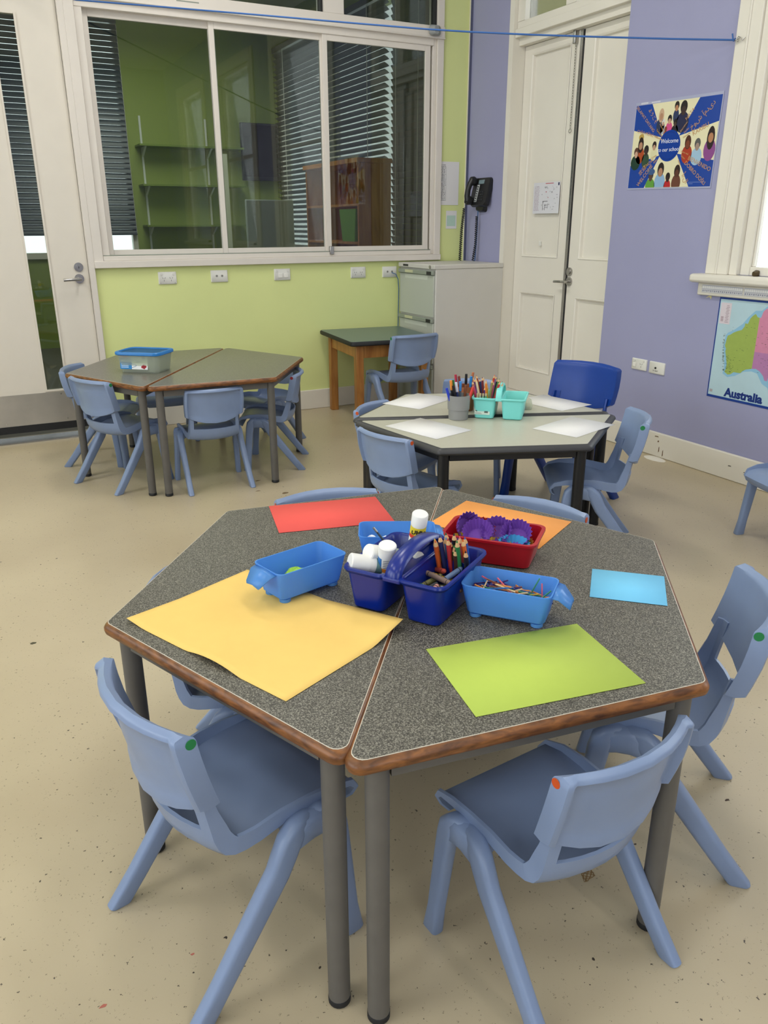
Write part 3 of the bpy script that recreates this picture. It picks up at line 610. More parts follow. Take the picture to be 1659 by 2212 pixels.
# ------------------------------------------------------------------ filing cabinet
fc = thing('filing_cabinet', 'tall grey steel filing cabinet in the corner', 'cabinet', (2.795, 4.648, 0))
ob('carcass', B((.012, 0, .03), (.55, .49, .955)), MT['cabinet'], fc, bevel=.004)
ob('top', B((-.004, -.003, .955), (.553, .493, .985)), MT['cabinet'], fc, bevel=.005)
ob('plinth', B((.04, .02, 0), (.54, .47, .03)), MT['dark'], fc)
ob('badge', B((-.0055, .35, .964), (-.004, .42, .977)), MT['dark'], fc); ob('lock', MB().disc((-.004, .05, .97), (-1, 0, 0), .011, .005, 16), MT['chrome'], fc)
for i, (z0, z1) in enumerate(((.645, .95), (.335, .64), (.035, .33))):
    dr = ob('drawer', B((0, .012, z0), (.012, .478, z1-.034)), MT['drawer'], fc, bevel=.003)
    ob('grip_lip', B((-.012, .010, z1-.032), (.010, .480, z1-.004)), MT['lip'], dr, bevel=.004)
    ob('label_holder', B((-.013, .27, z1-.026), (-.012, .38, z1-.008)), cm('#c9c9a4'), dr); ob('maker_plate', B((-.013, .025, z1-.03), (-.012, .085, z1-.008)), MT['dark'], dr)
    ob('finger_recess', B((-.0008, .09, z1-.065), (.0, .40, z1-.036)), cm('#c9cdc2'), dr)

# ------------------------------------------------------------------ wooden desk
dk = thing('wooden_desk', 'small pine desk with dark teal top against the lime wall', 'desk', (2.095, 4.47, 0), -.105)
ob('desktop', MB().loft([[(x, y, z) for x, y, _ in rrect(.60-2*e, .67-2*e, .025, 0, 5, .30, .335)] for e, z in ((.006, .522), (0, .528), (0, .544), (.005, .55))]), MT['black'], dk, smooth=45)
ob('laminate', MB().loft([rrect(.588, .658, .022, .5498, 5, .30, .335), rrect(.588, .658, .022, .5512, 5, .30, .335)]), MT['bluegreen'], dk)
for x in (.05, .50):
    for y in (.045, .575): ob('leg', B((x, y, 0), (x+.05, y+.05, .522)), MT['pine'], dk, bevel=.003)
for b in ((.10, .055, .50, .08), (.10, .595, .50, .62), ): ob('apron', B((b[0], b[1], .44), (b[2], b[3], .522)), MT['pine'], dk)
for x in (.06, .515): ob('apron', B((x, .095, .44), (x+.022, .575, .522)), MT['pine'], dk)
# ------------------------------------------------------------------ paper sheets
def sheet(name, label, cat, cx, cy, rz, L, W, z, m, group, lift=None, nx=2, ny=2):
    pts = []
    for j in range(ny):
        v = j/(ny-1); row = []
        for i in range(nx):
            u = i/(nx-1); row.append(((u-.5)*L, (v-.5)*W, .0011+(lift(u, v) if lift else 0)))
        pts.append(row)
    o = ob(name, MB().grid(pts), m, None, smooth=80, solid=.0006, loc=(cx, cy, z), rot=(0, 0, rz))
    return tag(o, label, cat, group)
R_ = math.radians; G = 'coloured paper sheets on the dark tables'
pm = lambda h: mat('paper_'+h.strip('#'), h, .8, .2, var=.015, vscale=30, bump=.05, bscale=300)
def ylift(u, v):   # u along the long side away from the lamp-lit corner, v across
    e = max(0, u-.62)/.38; a = .020*max(0, v-.72)/.28*max(0, u-.55)/.45
    b = .008*max(0, 1-((u-.58)/.16)**2)*max(0, 1-v/.30); c = .006*max(0, .12-u)/.12*max(0, 1-v/.4); return a+b+c
sheet('paper_sheet', 'large yellow sheet curling at its corner on the dark table', 'paper', .177+.21*.40+.1485*.9165, 1.38-.21*.9165+.1485*.40, math.atan2(-.9165, .40), .42, .297, HT, pm('#edc873'), G, ylift, 29, 21)
sheet('paper_sheet', 'lime green sheet on the dark table', 'paper', .746, .903, R_(-9.6), .297, .21, HT, pm('#b4c85a'), G)
sheet('paper_sheet', 'small square sky blue sheet on the dark table', 'paper', 1.108, 1.058, R_(-43.5), .146, .140, HT, pm('#7ccaf0'), G)
sheet('paper_sheet', 'coral red sheet on the dark table', 'paper', .746, 1.734, R_(-12.6), .288, .198, HT, pm('#e65d55'), G)
sheet('paper_sheet', 'orange sheet under the red tray on the dark table', 'paper', 1.09, 1.478, R_(-60.6), .292, .206, HT, pm('#f7a659'), G)
G2 = 'white sheets on the pale grey tables'
for lb, x, y, a in (('blank white sheet between the grey cup and the desk on the pale table', 1.76, 3.045, 26), ('blank white sheet in front of the royal blue chair', 2.27, 2.735, -79.6), ('blank white sheet in front of the orange-dot chair on the pale table', 1.540, 2.589, -74.6), ('blank white sheet overhanging the black edge beside the side-on chair', 2.059, 2.339, 17.7)):
    sheet('paper_sheet', lb, 'paper', x, y, R_(a), .281, .199, HR, MT['paper'], G2)

# ------------------------------------------------------------------ trays
def tray_mesh(L, W, H, taper, r, t, m, lip=.004):
    def rr(e, z): return rrect(L-2*e, W-2*e, max(r-e*.5, .004), z, 6)
    rings = [rr(taper+.006, 0), rr(taper, .004), rr(0, H-.006), rr(-lip, H-.005), rr(-lip, H), rr(t, H), rr(t+taper, t+.003), rr(t+taper+.006, t)]
    return MB().loft(rings)
def foot_tray(label, x, y, rz, side):
    r = thing('craft_tray', label, 'tray', (x, y, HT), rz, 'translucent blue craft trays')
    L, W, H = .168, .096, .068
    ob('tub', MB().loft([[(p[0], p[1], p[2]+.008) for p in rg] for rg in [rrect(L-2*e, W-2*e, rad, z, 6) for e, rad, z in ((.016, .008, 0), (.011, .012, .004), (.001, .014, H-.008), (.0, .015, H-.008), (.0, .015, H-.006), (.0025, .014, H-.006), (.0135, .010, .0065), (.018, .007, .0035))]]), MT['traycol'], r, smooth=40)
    for sx in (-1, 1):
        for sy in (-1, 1): ob('foot', MB().lathe([(.009, 0), (.0115, .002), (.0115, .0085)], 14, (sx*(L/2-.026), sy*(W/2-.024), 0)), MT['traycol'], r, smooth=40)
    s = side; x0 = s*(L/2-.001)
    pr = [(0, H-.002), (.012, H-.004), (.030, H-.022), (.032, H-.026)]; wv = [.036, .034, .024, .020]
    ob('tab', MB().grid([[(x0+s*dx, -w_, z) for (dx, z), w_ in zip(pr, wv)], [(x0+s*dx, 0, z+.003) for (dx, z), w_ in zip(pr, wv)], [(x0+s*dx, w_, z) for (dx, z), w_ in zip(pr, wv)]]), MT['traycol'], r, smooth=60, solid=.002)
    return r
TA = foot_tray('translucent blue tray holding tissue paper, on the yellow sheet', .518, 1.358, R_(14), -1)
TB = foot_tray('translucent blue tray full of coloured matchsticks', .820, 1.070, R_(-49.5), 1)
TC = foot_tray('translucent blue tray of cotton balls behind the cobalt caddy', .762, 1.405, R_(-27), 1)
RT_ = thing('red_tray', 'glossy red tray of paper cupcake cases', 'tray', (.957, 1.318, HT), R_(-48.6))
ob('tub', tray_mesh(.200, .128, .062, .011, .020, .0028, MT['red'], .005), MT['red'], RT_, smooth=40)
def at(root, x, y, z): 
    c, s = math.cos(root.rotation_euler.z), math.sin(root.rotation_euler.z)
    return (root.location.x+c*x-s*y, root.location.y+s*x+c*y, root.location.z+z)
# matchsticks
SG = 'coloured matchsticks in the blue tray'
cols = [('purple', '#3c2a6e', 9), ('orange', '#d98a45', 6), ('natural wood', '#d9b98c', 7), ('pink', '#c25468', 3), ('green', '#3f8a6a', 3), ('yellow', '#d8b34a', 2), ('blue', '#2f6fae', 3), ('brown', '#7a4a33', 2)]
sm_ = {n: mesh_of('matchstick', B((-.022, -.0011, -.0011), (.022, .0011, .0011)), cm(c, .7)) for n, c, _ in cols}
pool = [n for n, _, k in cols for _ in range(k)]
for i in range(170):
    n = random.choice(pool); x = random.uniform(-.056, .056); hgt = .018+.024*(1-abs(x+.012)/.075)
    y = random.uniform(-.026, .026); z = .022+random.random()*hgt
    o = ob('matchstick', sm_[n], None, None, loc=at(TB, x, y, z), rot=(random.uniform(-.3, .3), random.uniform(-.35, .35) * (1 if abs(x) < .045 else .2), TB.rotation_euler.z+random.uniform(-.75, .75) + (0 if abs(x) < .04 else PI/2*random.choice((.7, 1)) if abs(y) < .012 else random.uniform(-.3, .3))))
    tag(o, n+' craft matchstick in the translucent blue tray', 'matchstick', SG)
for n, x, y, ry, a in (('green', .040, .026, -1.15, .3), ('pink', .060, .0, -1.1, 1.9), ('green', .062, -.012, -.75, .4)):
    tag(ob('matchstick', sm_[n], None, None, loc=at(TB, x, y, .052), rot=(0, ry, TB.rotation_euler.z+a)), n+' craft matchstick in the translucent blue tray', 'matchstick', SG)
# cotton balls, tissue scraps
def blob(r, seed, amp=.22, n=2):
    rr = random.Random(seed); bm = bmesh.new(); bmesh.ops.create_icosphere(bm, subdivisions=n+1, radius=r)
    ph = [(rr.uniform(0, 6), rr.uniform(0, 6), rr.uniform(0, 6)) for _ in range(3)]
    for v in bm.verts:
        d = v.co.normalized(); k = 1+amp*.5*(math.sin(d.x*3+ph[0][0])*math.sin(d.y*4+ph[0][1])+math.sin(d.z*5+ph[1][2])*.6+.4*math.sin(d.x*9+ph[2][0])*math.sin(d.z*8+ph[2][1])); v.co *= k
    me = bpy.data.meshes.new('blob'); bm.to_mesh(me); bm.free()
    for p in me.polygons: p.use_smooth = True
    return me
for i, (x, y, z) in enumerate(((-.055, .016, .03), (-.058, -.02, .026), (-.028, .002, .034), (.0, .02, .032), (.006, -.016, .028), (.035, .01, .034), (.05, -.015, .028), (-.03, -.024, .022))):
    me = blob(.017, i); me.materials.append(MT['cotton']); tag(ob('cotton_ball', me, None, None, loc=at(TC, x, y, z)), 'white cotton ball in the blue tray behind the caddy', 'cotton ball', 'cotton balls')
def crumple(name, label, x, y, z, size, m, seed, rz):
    rr = random.Random(seed); n = 7; pts = []
    for j in range(n):
        row = []
        for i in range(n):
            u, v = i/(n-1)-.5, j/(n-1)-.5; row.append((u*size*(1-.25*abs(v)), v*size*(1-.2*abs(u)), size*.55*(.5-(u*u+v*v)) + rr.uniform(-1, 1)*size*.10))
        pts.append(row)
    return tag(ob(name, MB().grid(pts), m, None, solid=.0006, loc=at(TA, x, y, z), rot=(0, 0, rz)), label, 'tissue')
crumple('tissue_paper', 'crumpled green tissue scrap in the blue tray', -.008, .006, .030, .046, cm('#9ccb4e', .8), 4, .6)
crumple('tissue_paper', 'crumpled magenta tissue scrap in the blue tray', -.006, -.010, .026, .042, cm('#a82f78', .8), 9, .2)
# cupcake cases
def case_mesh(m):
    n = 44; rings = []
    for r, z, amp in ((.001, .0, 0), (.021, .0, 0), (.0225, .001, .0006), (.028, .013, .0013), (.0335, .024, .0021)):
        rings.append([((r+(amp if k % 2 else -amp))*math.cos(2*PI*k/n), (r+(amp if k % 2 else -amp))*math.sin(2*PI*k/n), z) for k in range(n)])
    mb = MB().loft(rings, True, False); me = mesh_of('cupcake_case', mb, m, fix=False); return me
cs = {'purple': case_mesh(cm('#7446a8', .7)), 'yellow': case_mesh(cm('#e3c24a', .7)), 'blue': case_mesh(cm('#4aa9dc', .7)), 'orange': case_mesh(cm('#dc9a3c', .7)), 'red': case_mesh(cm('#cc4030', .7))}
for c, lb, x, y, z, rx, ry, rz in (
    ('purple', 'purple cupcake case standing on edge at the tray end', -.072, .018, .050, .3, 1.1, -.3), ('purple', 'purple cupcake case leaning toward us beside the yellow one', -.034, -.004, .042, .55, -.05, .2),
    ('purple', 'purple cupcake case upright against the back of the tray', .004, .022, .044, .75, .05, -.1), ('purple', 'purple cupcake case nearest the blue case', .048, .018, .044, .7, .15, -.15),
    ('yellow', 'yellow cupcake case under the purple ones at the tray end', -.056, -.016, .016, .2, .05, 0), ('yellow', 'yellow cupcake case under the middle purple cases', .010, -.014, .012, .1, .05, 0),
    ('blue', 'sky blue cupcake case in the red tray', .048, -.016, .024, .12, .05, .2), ('orange', 'amber cupcake case in the red tray corner', .058, .004, .014, .2, -.2, .2), ('red', 'red cupcake case behind the purple ones', -.036, .040, .030, .8, 0, 0)):
    o = ob('cupcake_case', cs[c], None, None, solid=.0005, loc=at(RT_, x, y, z), rot=(rx, ry, rz+RT_.rotation_euler.z)); tag(o, lb, 'cupcake case', 'paper cupcake cases')

# ------------------------------------------------------------------ caddies
def caddy(name, label, x, y, z, rz, LU, LV, H, m, gap=.022, hand=.07, taper=.012, r=.018):
    t = thing(name, label, 'caddy', (x, y, z), rz); bw = (LU-gap)/2
    for s in (-1, 1):
        bx = s*(gap/2+bw/2)
        mb = MB().loft([[(p[0]+bx+s*0, p[1], p[2]) for p in rrect(bw-2*e, LV-2*e, max(r-e*.4, .005), zz, 6)] for e, zz in ((taper+.006, 0), (taper, .005), (.003, H-.012), (-.001, H-.010), (-.004, H-.004), (-.003, H), (.002, H), (.0055, H-.004), (taper+.003, .006), (taper+.009, .0035))])
        ob('bin', mb, m, t, smooth=40)
    ob('bridge', B((-gap/2-.006, -LV/2-.001, H-.012), (gap/2+.006, LV/2+.001, H-.002)), m, t, bevel=.003)
    path = []; n = 17
    for i in range(n):
        a = PI*i/(n-1); path.append((-(LV/2-.004)*math.cos(a), H-.008+hand*math.sin(a)**.8))
    rings = []
    for i, (py, pz) in enumerate(path):
        a = path[max(i-1, 0)]; b = path[min(i+1, n-1)]; tx = Vector((0, b[0]-a[0], b[1]-a[1])).normalized(); nn = Vector((0, -tx.z, tx.y)); c = Vector((0, py, pz)); hwid = gap/2+.004; th = .0035
        rings.append([c+Vector((-hwid, 0, 0))+nn*-.004, c+Vector((-hwid*.8, 0, 0))+nn*th, c+nn*(th+.0015), c+Vector((hwid*.8, 0, 0))+nn*th, c+Vector((hwid, 0, 0))+nn*-.004, c+Vector((hwid*.8, 0, 0))-nn*.0045, c-nn*.0015, c+Vector((-hwid*.8, 0, 0))-nn*.0045])
    ob('handle', MB().loft(rings), m, t, smooth=60)
    return t
CD = caddy('cobalt_caddy', 'cobalt blue two-bin caddy of pencils, crayons and glue', .700, 1.211, HT, R_(-57), .208, .205, .088, MT['caddy'], .026, .042)
ob('divider', B((.022, .042, .006), (.094, .0445, .078)), MT['caddy'], CD, bevel=.001)
# pencils standing in the caddy
def pencil_mesh(h, L=.105, r=.0048, wood_='#d8ae7c'):
    body = MB().lathe([(r, 0), (r, L-.014)], 6); cone = MB().lathe([(r, L-.014), (r*.42, L-.005)], 8); tip = MB().lathe([(r*.42, L-.005), (.0004, L)], 8)
    return mesh_of('barrel', body, cm(h, .4)), mesh_of('sharpened_wood', cone, cm(wood_, .7)), mesh_of('lead', tip, cm(h, .5))
pcache = {}
def pencil(name_c, h, loc, tilt, az, group, where, L=.105):
    if (h, L) not in pcache: pcache[(h, L)] = pencil_mesh(h, L)
    t = thing('colour_pencil', '%s colour pencil standing %s' % (name_c, where), 'pencil', loc, 0, group); t.rotation_euler = (Matrix.Rotation(az, 3, 'Z') @ Matrix.Rotation(tilt, 3, 'Y')).to_euler()
    a, b, c = pcache[(h, L)]; ob('barrel', a, None, t); ob('sharpened_wood', b, None, t); ob('lead', c, None, t)
pens = [('orange', '#d3602a'), ('navy', '#27305e'), ('red', '#c23a3c'), ('dark brown', '#4a2a25'), ('green', '#2e7d46'), ('black', '#23242b'), ('yellow', '#d8b441'), ('navy', '#202a6a'), ('maroon', '#6b2731'), ('bright green', '#3b8f45'), ('pink', '#d05a74'), ('orange', '#d9662b'), ('peach', '#e6a184'), ('sky blue', '#4b8fc9'), ('black', '#1c1c22'), ('purple', '#4a2f77'), ('brown', '#6d4230'), ('blue', '#2b55a8'), ('tan', '#b98a5c'), ('dark green', '#24543a'), ('grey', '#5d5f66'), ('crimson', '#a3272f')]
k = 0
for row, yy in enumerate((.056, .065, .074, .084)):
    for i in range(6):
        if k >= len(pens): break
        nm, c = pens[k]; k += 1
        pencil(nm, c, at(CD, .032+i*.0108+random.uniform(-.0015, .0015), yy, .008), R_(16+random.uniform(-4, 4)), CD.rotation_euler.z-PI/2+random.uniform(-.25, .25), 'pencils in the cobalt caddy', 'among the sharpened pencils in the cobalt caddy', .118+random.choice((0, .006, -.008, .012)))
def crayon(nm, c, p, rz, tilt, L=.075, r=.0052):
    t = thing('crayon', '%s wax crayon lying in the cobalt caddy' % nm, 'crayon', p, 0, 'crayons in the cobalt caddy'); t.rotation_euler = (0, tilt, rz)
    ob('wrapper', MB().lathe([(r, -L*.40), (r, L*.40)], 14).xf(Matrix.Rotation(PI/2, 4, 'Y')), cm(c, .6), t, smooth=40)
    ob('wax_tip', MB().lathe([(r*.9, L*.40), (r*.9, L*.44), (r*.45, L*.5)], 14).xf(Matrix.Rotation(PI/2, 4, 'Y')), cm(c, .4), t, smooth=40); ob('wax_base', MB().lathe([(r*.85, -L*.47), (r*.9, -L*.40)], 14).xf(Matrix.Rotation(PI/2, 4, 'Y')), cm(c, .4), t, smooth=40)
    for e in (-.33, .33): ob('wrapper_band', MB().lathe([(r*1.02, L*e-.0008), (r*1.02, L*e+.0008)], 14).xf(Matrix.Rotation(PI/2, 4, 'Y')), cm('#22201e'), t)
    return t
cz = CD.rotation_euler.z
cr_y = crayon('yellow', '#c9ab35', at(CD, .056, .014, .050), cz-.1, .04, .076)
text('lettering', 'CRAYONS', .008, cm('#2a2620'), cr_y, (0, 0, .0053))
for nm, c, x, y, z, a, tl, L in (('grey-brown', '#8b756a', .052, -.010, .061, -.40, -.03, .078), ('red', '#b64a3c', .036, .030, .058, -.72, -.3, .05), ('slate blue', '#6d84a8', .070, .012, .063, 1.2, -.25, .055), ('olive', '#7d7a4a', .036, -.004, .050, 1.1, -.2, .05), ('green', '#2d8266', .036, -.034, .046, -.4, 0, .040), ('charcoal', '#3c4147', .044, -.030, .047, 1.1, -.2, .040), ('pink', '#d79a92', .054, -.040, .045, 1.4, -.4, .040), ('grey', '#8e9694', .063, -.040, .045, 1.3, -.3, .040), ('brown', '#6a4a34', .076, -.010, .044, .2, 0, .05), ('blue', '#37518f', .050, .024, .040, -.3, 0, .06), ('orange', '#c77a3c', .066, -.024, .038, .6, 0, .06), ('teal', '#3a7f86', .080, -.035, .040, 1.5, 0, .05), ('navy', '#2a3358', .050, -.060, .034, .1, 0, .06), ('rust', '#8a4a30', .062, -.055, .030, .9, 0, .06), ('sage', '#7f9a7a', .044, .005, .034, .5, 0, .06)):
    crayon(nm, c, at(CD, x, y, z), cz+a, tl, L)
# glue sticks
def glue(name, label, loc, rot, L, r, capL, bands, capc='#ecebe6'):
    t = thing(name, label, 'glue stick', loc, 0, 'glue sticks in the cobalt caddy'); t.rotation_euler = rot
    ob('barrel', MB().lathe([(r*.8, 0), (r*.96, .002), (r*.96, L-capL)], 22), cm('#e8e6e0', .4), t, smooth=40)
    for z0, z1, c in bands: ob('label_band', MB().lathe([(r*.975, z0), (r*.975, z1)], 22, (0, 0, 0), False, False), cm(c, .45), t, smooth=40)
    ob('cap', MB().lathe([(r, L-capL), (r, L-.002), (r*.9, L)], 22), cm(capc, .4), t, smooth=40)
    return t
def aim(d):
    c, s_ = math.cos(cz), math.sin(cz); v = Vector((c*d[0]-s_*d[1], s_*d[0]+c*d[1], d[2])).normalized(); q = Vector((0, 0, 1)).rotation_difference(v)
    return (q.to_matrix() @ Matrix.Rotation(-.5, 3, 'Z')).to_euler()
g1 = glue('glue_stick', 'upright glue stick with blue and orange label', at(CD, -.058, -.024, .012), aim((.012, -.014, .065)), .118, .0172, .024, ((.0, .062, '#f0efe9'), (.062, .071, '#e48a2e'), (.071, .094, '#eceae4'), ))
ob('label_patch', MB().loft([[(.0172*math.cos(a), .0172*math.sin(a), z) for a in [PI*1.02+k*.11 for k in range(9)]] for z in (.045, .093)], False, False, False), cm('#2d72b5', .45), g1, smooth=60)
text('lettering', 'Kids', .011, cm('#1f2a44'), g1, (0, -.0175, .0565)).rotation_euler = (PI/2, 0, 0)
text('lettering', 'GLUE', .010, cm('#1f2a44'), g1, (0, -.0175, .0465)).rotation_euler = (PI/2, 0, 0)
for i in range(5): ob('fine_print', B((-.007, -.0175, .0735+i*.0042), (.007-.002*(i % 2), -.0168, .0748+i*.0042)), MT['print'], g1)
g2 = glue('glue_stick', 'upright glue stick with yellow label reading UHU behind the handle', at(CD, -.048, .080, .046), aim((.2, -.16, .9)), .114, .0165, .025, ((.0, .060, '#efece4'), (.069, .087, '#e8cf3c'), (.060, .069, '#d9482e')))
text('lettering', 'UHU', .013, cm('#1a1a1a'), g2, (0, -.0170, .078), bold=.0004).rotation_euler = (PI/2, 0, 0)
text('lettering', 'stic', .008, cm('#f0efe9'), g2, (0, -.0170, .0645)).rotation_euler = (PI/2, 0, 0)
glue('glue_stick', 'glue stick lying on its side, white cap at the caddy front', at(CD, -.046, -.030, .070), aim((-.045, -.046, .018)), .080, .0172, .038, ((.0, .03, '#6d8f8c'),))
glue('glue_stick', 'glue stick lying with its white cap up against the upright one', at(CD, -.050, .014, .074), aim((-.024, -.056, .024)), .078, .0172, .038, ((.0, .03, '#a9b9b4'),))
glue('glue_stick', 'pale green labelled glue stick half buried beside the handle', at(CD, -.078, .030, .060), aim((.9, -.2, .25)), .085, .014, .026, ((.0, .05, '#a8bfae'),))
br = thing('paint_brush', 'thin dark brush leaning out of the cobalt caddy', 'brush', at(CD, -.055, .06, .03)); br.rotation_euler = aim((-.035, -.02, .055))
ob('handle', MB().tube([(0, 0, 0), (0, 0, .10)], [.0032, .0022], 8), cm('#33404f'), br); ob('ferrule', MB().tube([(0, 0, .10), (0, 0, .112)], .0024, 8), MT['chrome'], br)

# ------------------------------------------------------------------ pale table: cups, mint caddy
gc = thing('pen_cup', 'ribbed grey plastic cup of markers', 'cup', (1.733, 2.672, HR))
ob('cup_body', MB().lathe([(.038, 0), (.040, .002), (.0415, .040), (.0445, .041), (.047, .100), (.0445, .100), (.042, .042), (.037, .006)], 32), MT['cup'], gc, smooth=40)
tc_ = thing('pen_cup', 'terracotta cup of pens behind the grey cup', 'cup', (1.845, 2.80, HR))
ob('cup_body', MB().lathe([(.038, 0), (.040, .002), (.048, .105), (.045, .105), (.037, .006)], 32), MT['terracotta'], tc_, smooth=40)
def marker(nm, c, root, x, y, z, tilt, az, L=.135, r=.0055, where='in the grey cup', grp='markers in the grey cup', capc=None):
    t = thing('marker_pen', '%s marker pen %s' % (nm, where), 'pen', at(root, x, y, z), 0, grp); t.rotation_euler = (Matrix.Rotation(az, 3, 'Z') @ Matrix.Rotation(tilt, 3, 'Y')).to_euler()
    ob('barrel', MB().tube([(0, 0, 0), (0, 0, L-.04)], r*.92, 12), cm(capc or c, .4), t, smooth=40); ob('cap', MB().lathe([(r*.9, L-.04), (r*1.08, L-.039), (r, L-.001), (r*.8, L)], 12), cm(c, .35), t, smooth=40)
AZ = -.479
for nm, c, x, y, ti, az, L, bc in (('blue', '#2740b8', -.022, -.010, -.30, AZ, .128, None), ('orange-capped', '#e8913a', -.012, .012, -.12, AZ, .150, '#22242a'), ('black', '#1d1e22', -.004, -.006, -.18, AZ, .132, None), ('green-capped', '#3c7a3a', -.002, .018, -.10, AZ, .150, '#2b2c30'), ('white-striped', '#d6dae8', .010, .004, -.14, AZ, .142, '#2d3a6e'), ('sky-blue-capped', '#3f8ed6', .016, .016, .0, AZ, .142, '#5b6b7a'), ('red', '#d23c33', .010, -.018, .30, AZ, .130, None), ('brown', '#7a4a30', .028, .008, .06, AZ, .128, None)):
    marker(nm, c, gc, x, y, .008, ti, az, L, capc=bc)
for nm, c, x, y, ti, L in (('crimson', '#b0344a', -.022, .010, -.12, .145), ('maroon', '#7d3b35', -.010, -.004, -.15, .140), ('black', '#1c1d22', .006, .006, .02, .145), ('bright blue', '#2f86cf', .020, -.002, .06, .135), ('tan', '#b8704a', .026, .016, .14, .15)):
    marker(nm, c, tc_, x, y, .008, ti, AZ, L, where='in the terracotta cup', grp='pens in the terracotta cup')
TCD = caddy('mint_caddy', 'mint green two-bin caddy with coloured pencils in one bin', 1.918, 2.640, HR, R_(-41.5), .212, .176, .088, MT['teal'], .018, .05, .010, .014)
lb = ob('price_label', B((-.096, -.0815, .018), (-.034, -.0795, .062)), cm('#cfe0d2'), TCD); lb.rotation_euler = (R_(-5.5), 0, 0); lb.location = (0, -.0025, -.0075)
lm = MB(); lm.box((-.096, -.0818, .056), (-.034, -.0815, .062)); ob('label_stripe', lm, cm('#3b4a93'), lb)
ob('label_text', MB().box((-.093, -.0818, .048), (-.070, -.0815, .051)).box((-.093, -.0818, .043), (-.060, -.0815, .045)).box((-.093, -.0818, .024), (-.070, -.0815, .0255)).box((-.093, -.0818, .021), (-.066, -.0815, .0225)), MT['print'], lb)
ob('label_dot', MB().disc((-.088, -.0815, .035), (0, -1, 0), .0045, .0004, 16), MT['dark'], lb)
bcd = MB()
for i in range(11): bcd.box((-.056+i*.0014, -.0818, .025), (-.0553+i*.0014+.0004*(i % 3), -.0815, .036))
ob('barcode', bcd, MT['dark'], lb)
tp = [('brick red', '#a0392f'), ('magenta', '#b23a6a'), ('cream', '#d9cfa8'), ('grape', '#54306a'), ('tangerine', '#dd7f2e'), ('khaki', '#8c8450'), ('crimson', '#b5343a'), ('vermilion', '#d2552c'), ('plum', '#6b3d78'), ('violet', '#7a4a9a'), ('maroon', '#7a2f3a'), ('dark brown', '#3d2a26'), ('yellow', '#d9b53c'), ('pink', '#c95f7a'), ('green', '#4f8a4a'), ('olive', '#7d7a3c'), ('orange', '#d97a33'), ('rust', '#a8512f'), ('navy', '#2c3a6a'), ('white', '#dcd6cc'), ('scarlet', '#c83b2e'), ('mauve', '#8a6a92'), ('black', '#25242a'), ('sea green', '#4a8f78')]
for i, (nm, c) in enumerate(tp):
    u = (i % 8)/7-.5; v = (i//8)/2-.5; ti = u*.62+random.uniform(-.1, .1)
    pencil(nm, c, at(TCD, -.057+u*.045, v*.09, .008), ti, TCD.rotation_euler.z+.1+random.uniform(-.3, .3), 'pencils in the mint caddy', 'in the mint caddy', .135+random.uniform(-.02, .02))
for i in range(4):
    t = thing('craft_bottle', 'clear glitter tube standing at the front of the mint caddy', 'glitter tube', at(TCD, -.088+.0115*i, -.064, .012), 0, 'glitter tubes in the mint caddy')
    ob('tube_body', MB().lathe([(.005, 0), (.005, .075), (.003, .08)], 12), cm(('#b9a884', '#8fae9a', '#7fae8e', '#4f9a6a')[i], .2), t, smooth=40); ob('tube_stopper', MB().lathe([(.0042, .08), (.0042, .09)], 12), cm('#c9b48a'), t)
pb = thing('plastic_pouch', 'clear plastic pouch with yellow and blue paper beside the mint caddy', 'pouch', (2.075, 2.70, HR), R_(-35))
ob('pouch', MB().loft([rrect(.085, .06, .02, 0), rrect(.092, .066, .022, .016), rrect(.08, .055, .02, .04), rrect(.05, .03, .012, .05)]), MT['clear'], pb, smooth=60)
ob('blue_insert', B((-.03, -.02, .003), (.02, .02, .016)), cm('#3d6f96'), pb); ob('yellow_insert', B((-.03, -.02, .0162), (.018, .02, .034)), cm('#d8c54a'), pb)

# ------------------------------------------------------------------ food container on the olive table
fcn = thing('food_container', 'clear plastic food container with sky blue lid on the olive table', 'container', (.775, 4.105, HT), R_(-40))
ob('tub', MB().loft([rrect(a-2*e, b_-2*e, r_, z, 6) for a, b_, e, r_, z in ((.20, .145, .0, .02, 0), (.205, .15, 0, .025, .004), (.232, .175, 0, .03, .096), (.232, .175, .0025, .03, .096), (.205, .15, .003, .024, .007))]), MT['clear'], fcn, smooth=40)
ob('lid', MB().loft([rrect(.242+2*e, .185+2*e, .034, z, 6) for e, z in ((0, .088), (.003, .090), (.003, .100), (0, .104), (-.010, .104), (-.012, .0995))]), MT['lid'], fcn, smooth=40)
ob('lid_window', MB().loft([rrect(.220, .163, .026, .0965, 6), rrect(.220, .163, .026, .0995, 6)]), MT['clear'], fcn)
fl_ = thing('label_holder', '', '') if False else None
lab = ob('paper_label', B((-.085, -.0895, .020), (.045, -.0885, .078)), cm('#eef0ee', .5), fcn); lab.rotation_euler = (R_(-8), 0, 0); lab.scale = (1.15, 1, 1.2); lab.location = (.002, .0035, -.0165)
ob('label_blue_panel', B((-.085, -.0900, .020), (-.030, -.0895, .066)), cm('#2a86c8', .5), lab); ob('label_red_tag', B((-.082, -.0902, .066), (-.048, -.0895, .078)), cm('#d8382f', .5), lab)
def ltxt(s, size, c, x, z, al='LEFT'):
    o = text('lettering', s, size, cm(c), lab, (x, -.0903, z), align=al); o.rotation_euler = (PI/2, 0, 0); return o
ltxt('decor', .012, '#ffffff', -.080, .072); ltxt('match-ups', .012, '#ffffff', -.082, .055); ltxt('match', .010, '#2a6aa8', -.012, .052)
for i in range(3): ob('label_print', B((-.080, -.0902, .026+i*.006), (-.045, -.0899, .0285+i*.006)), cm('#cfe4f2'), lab)
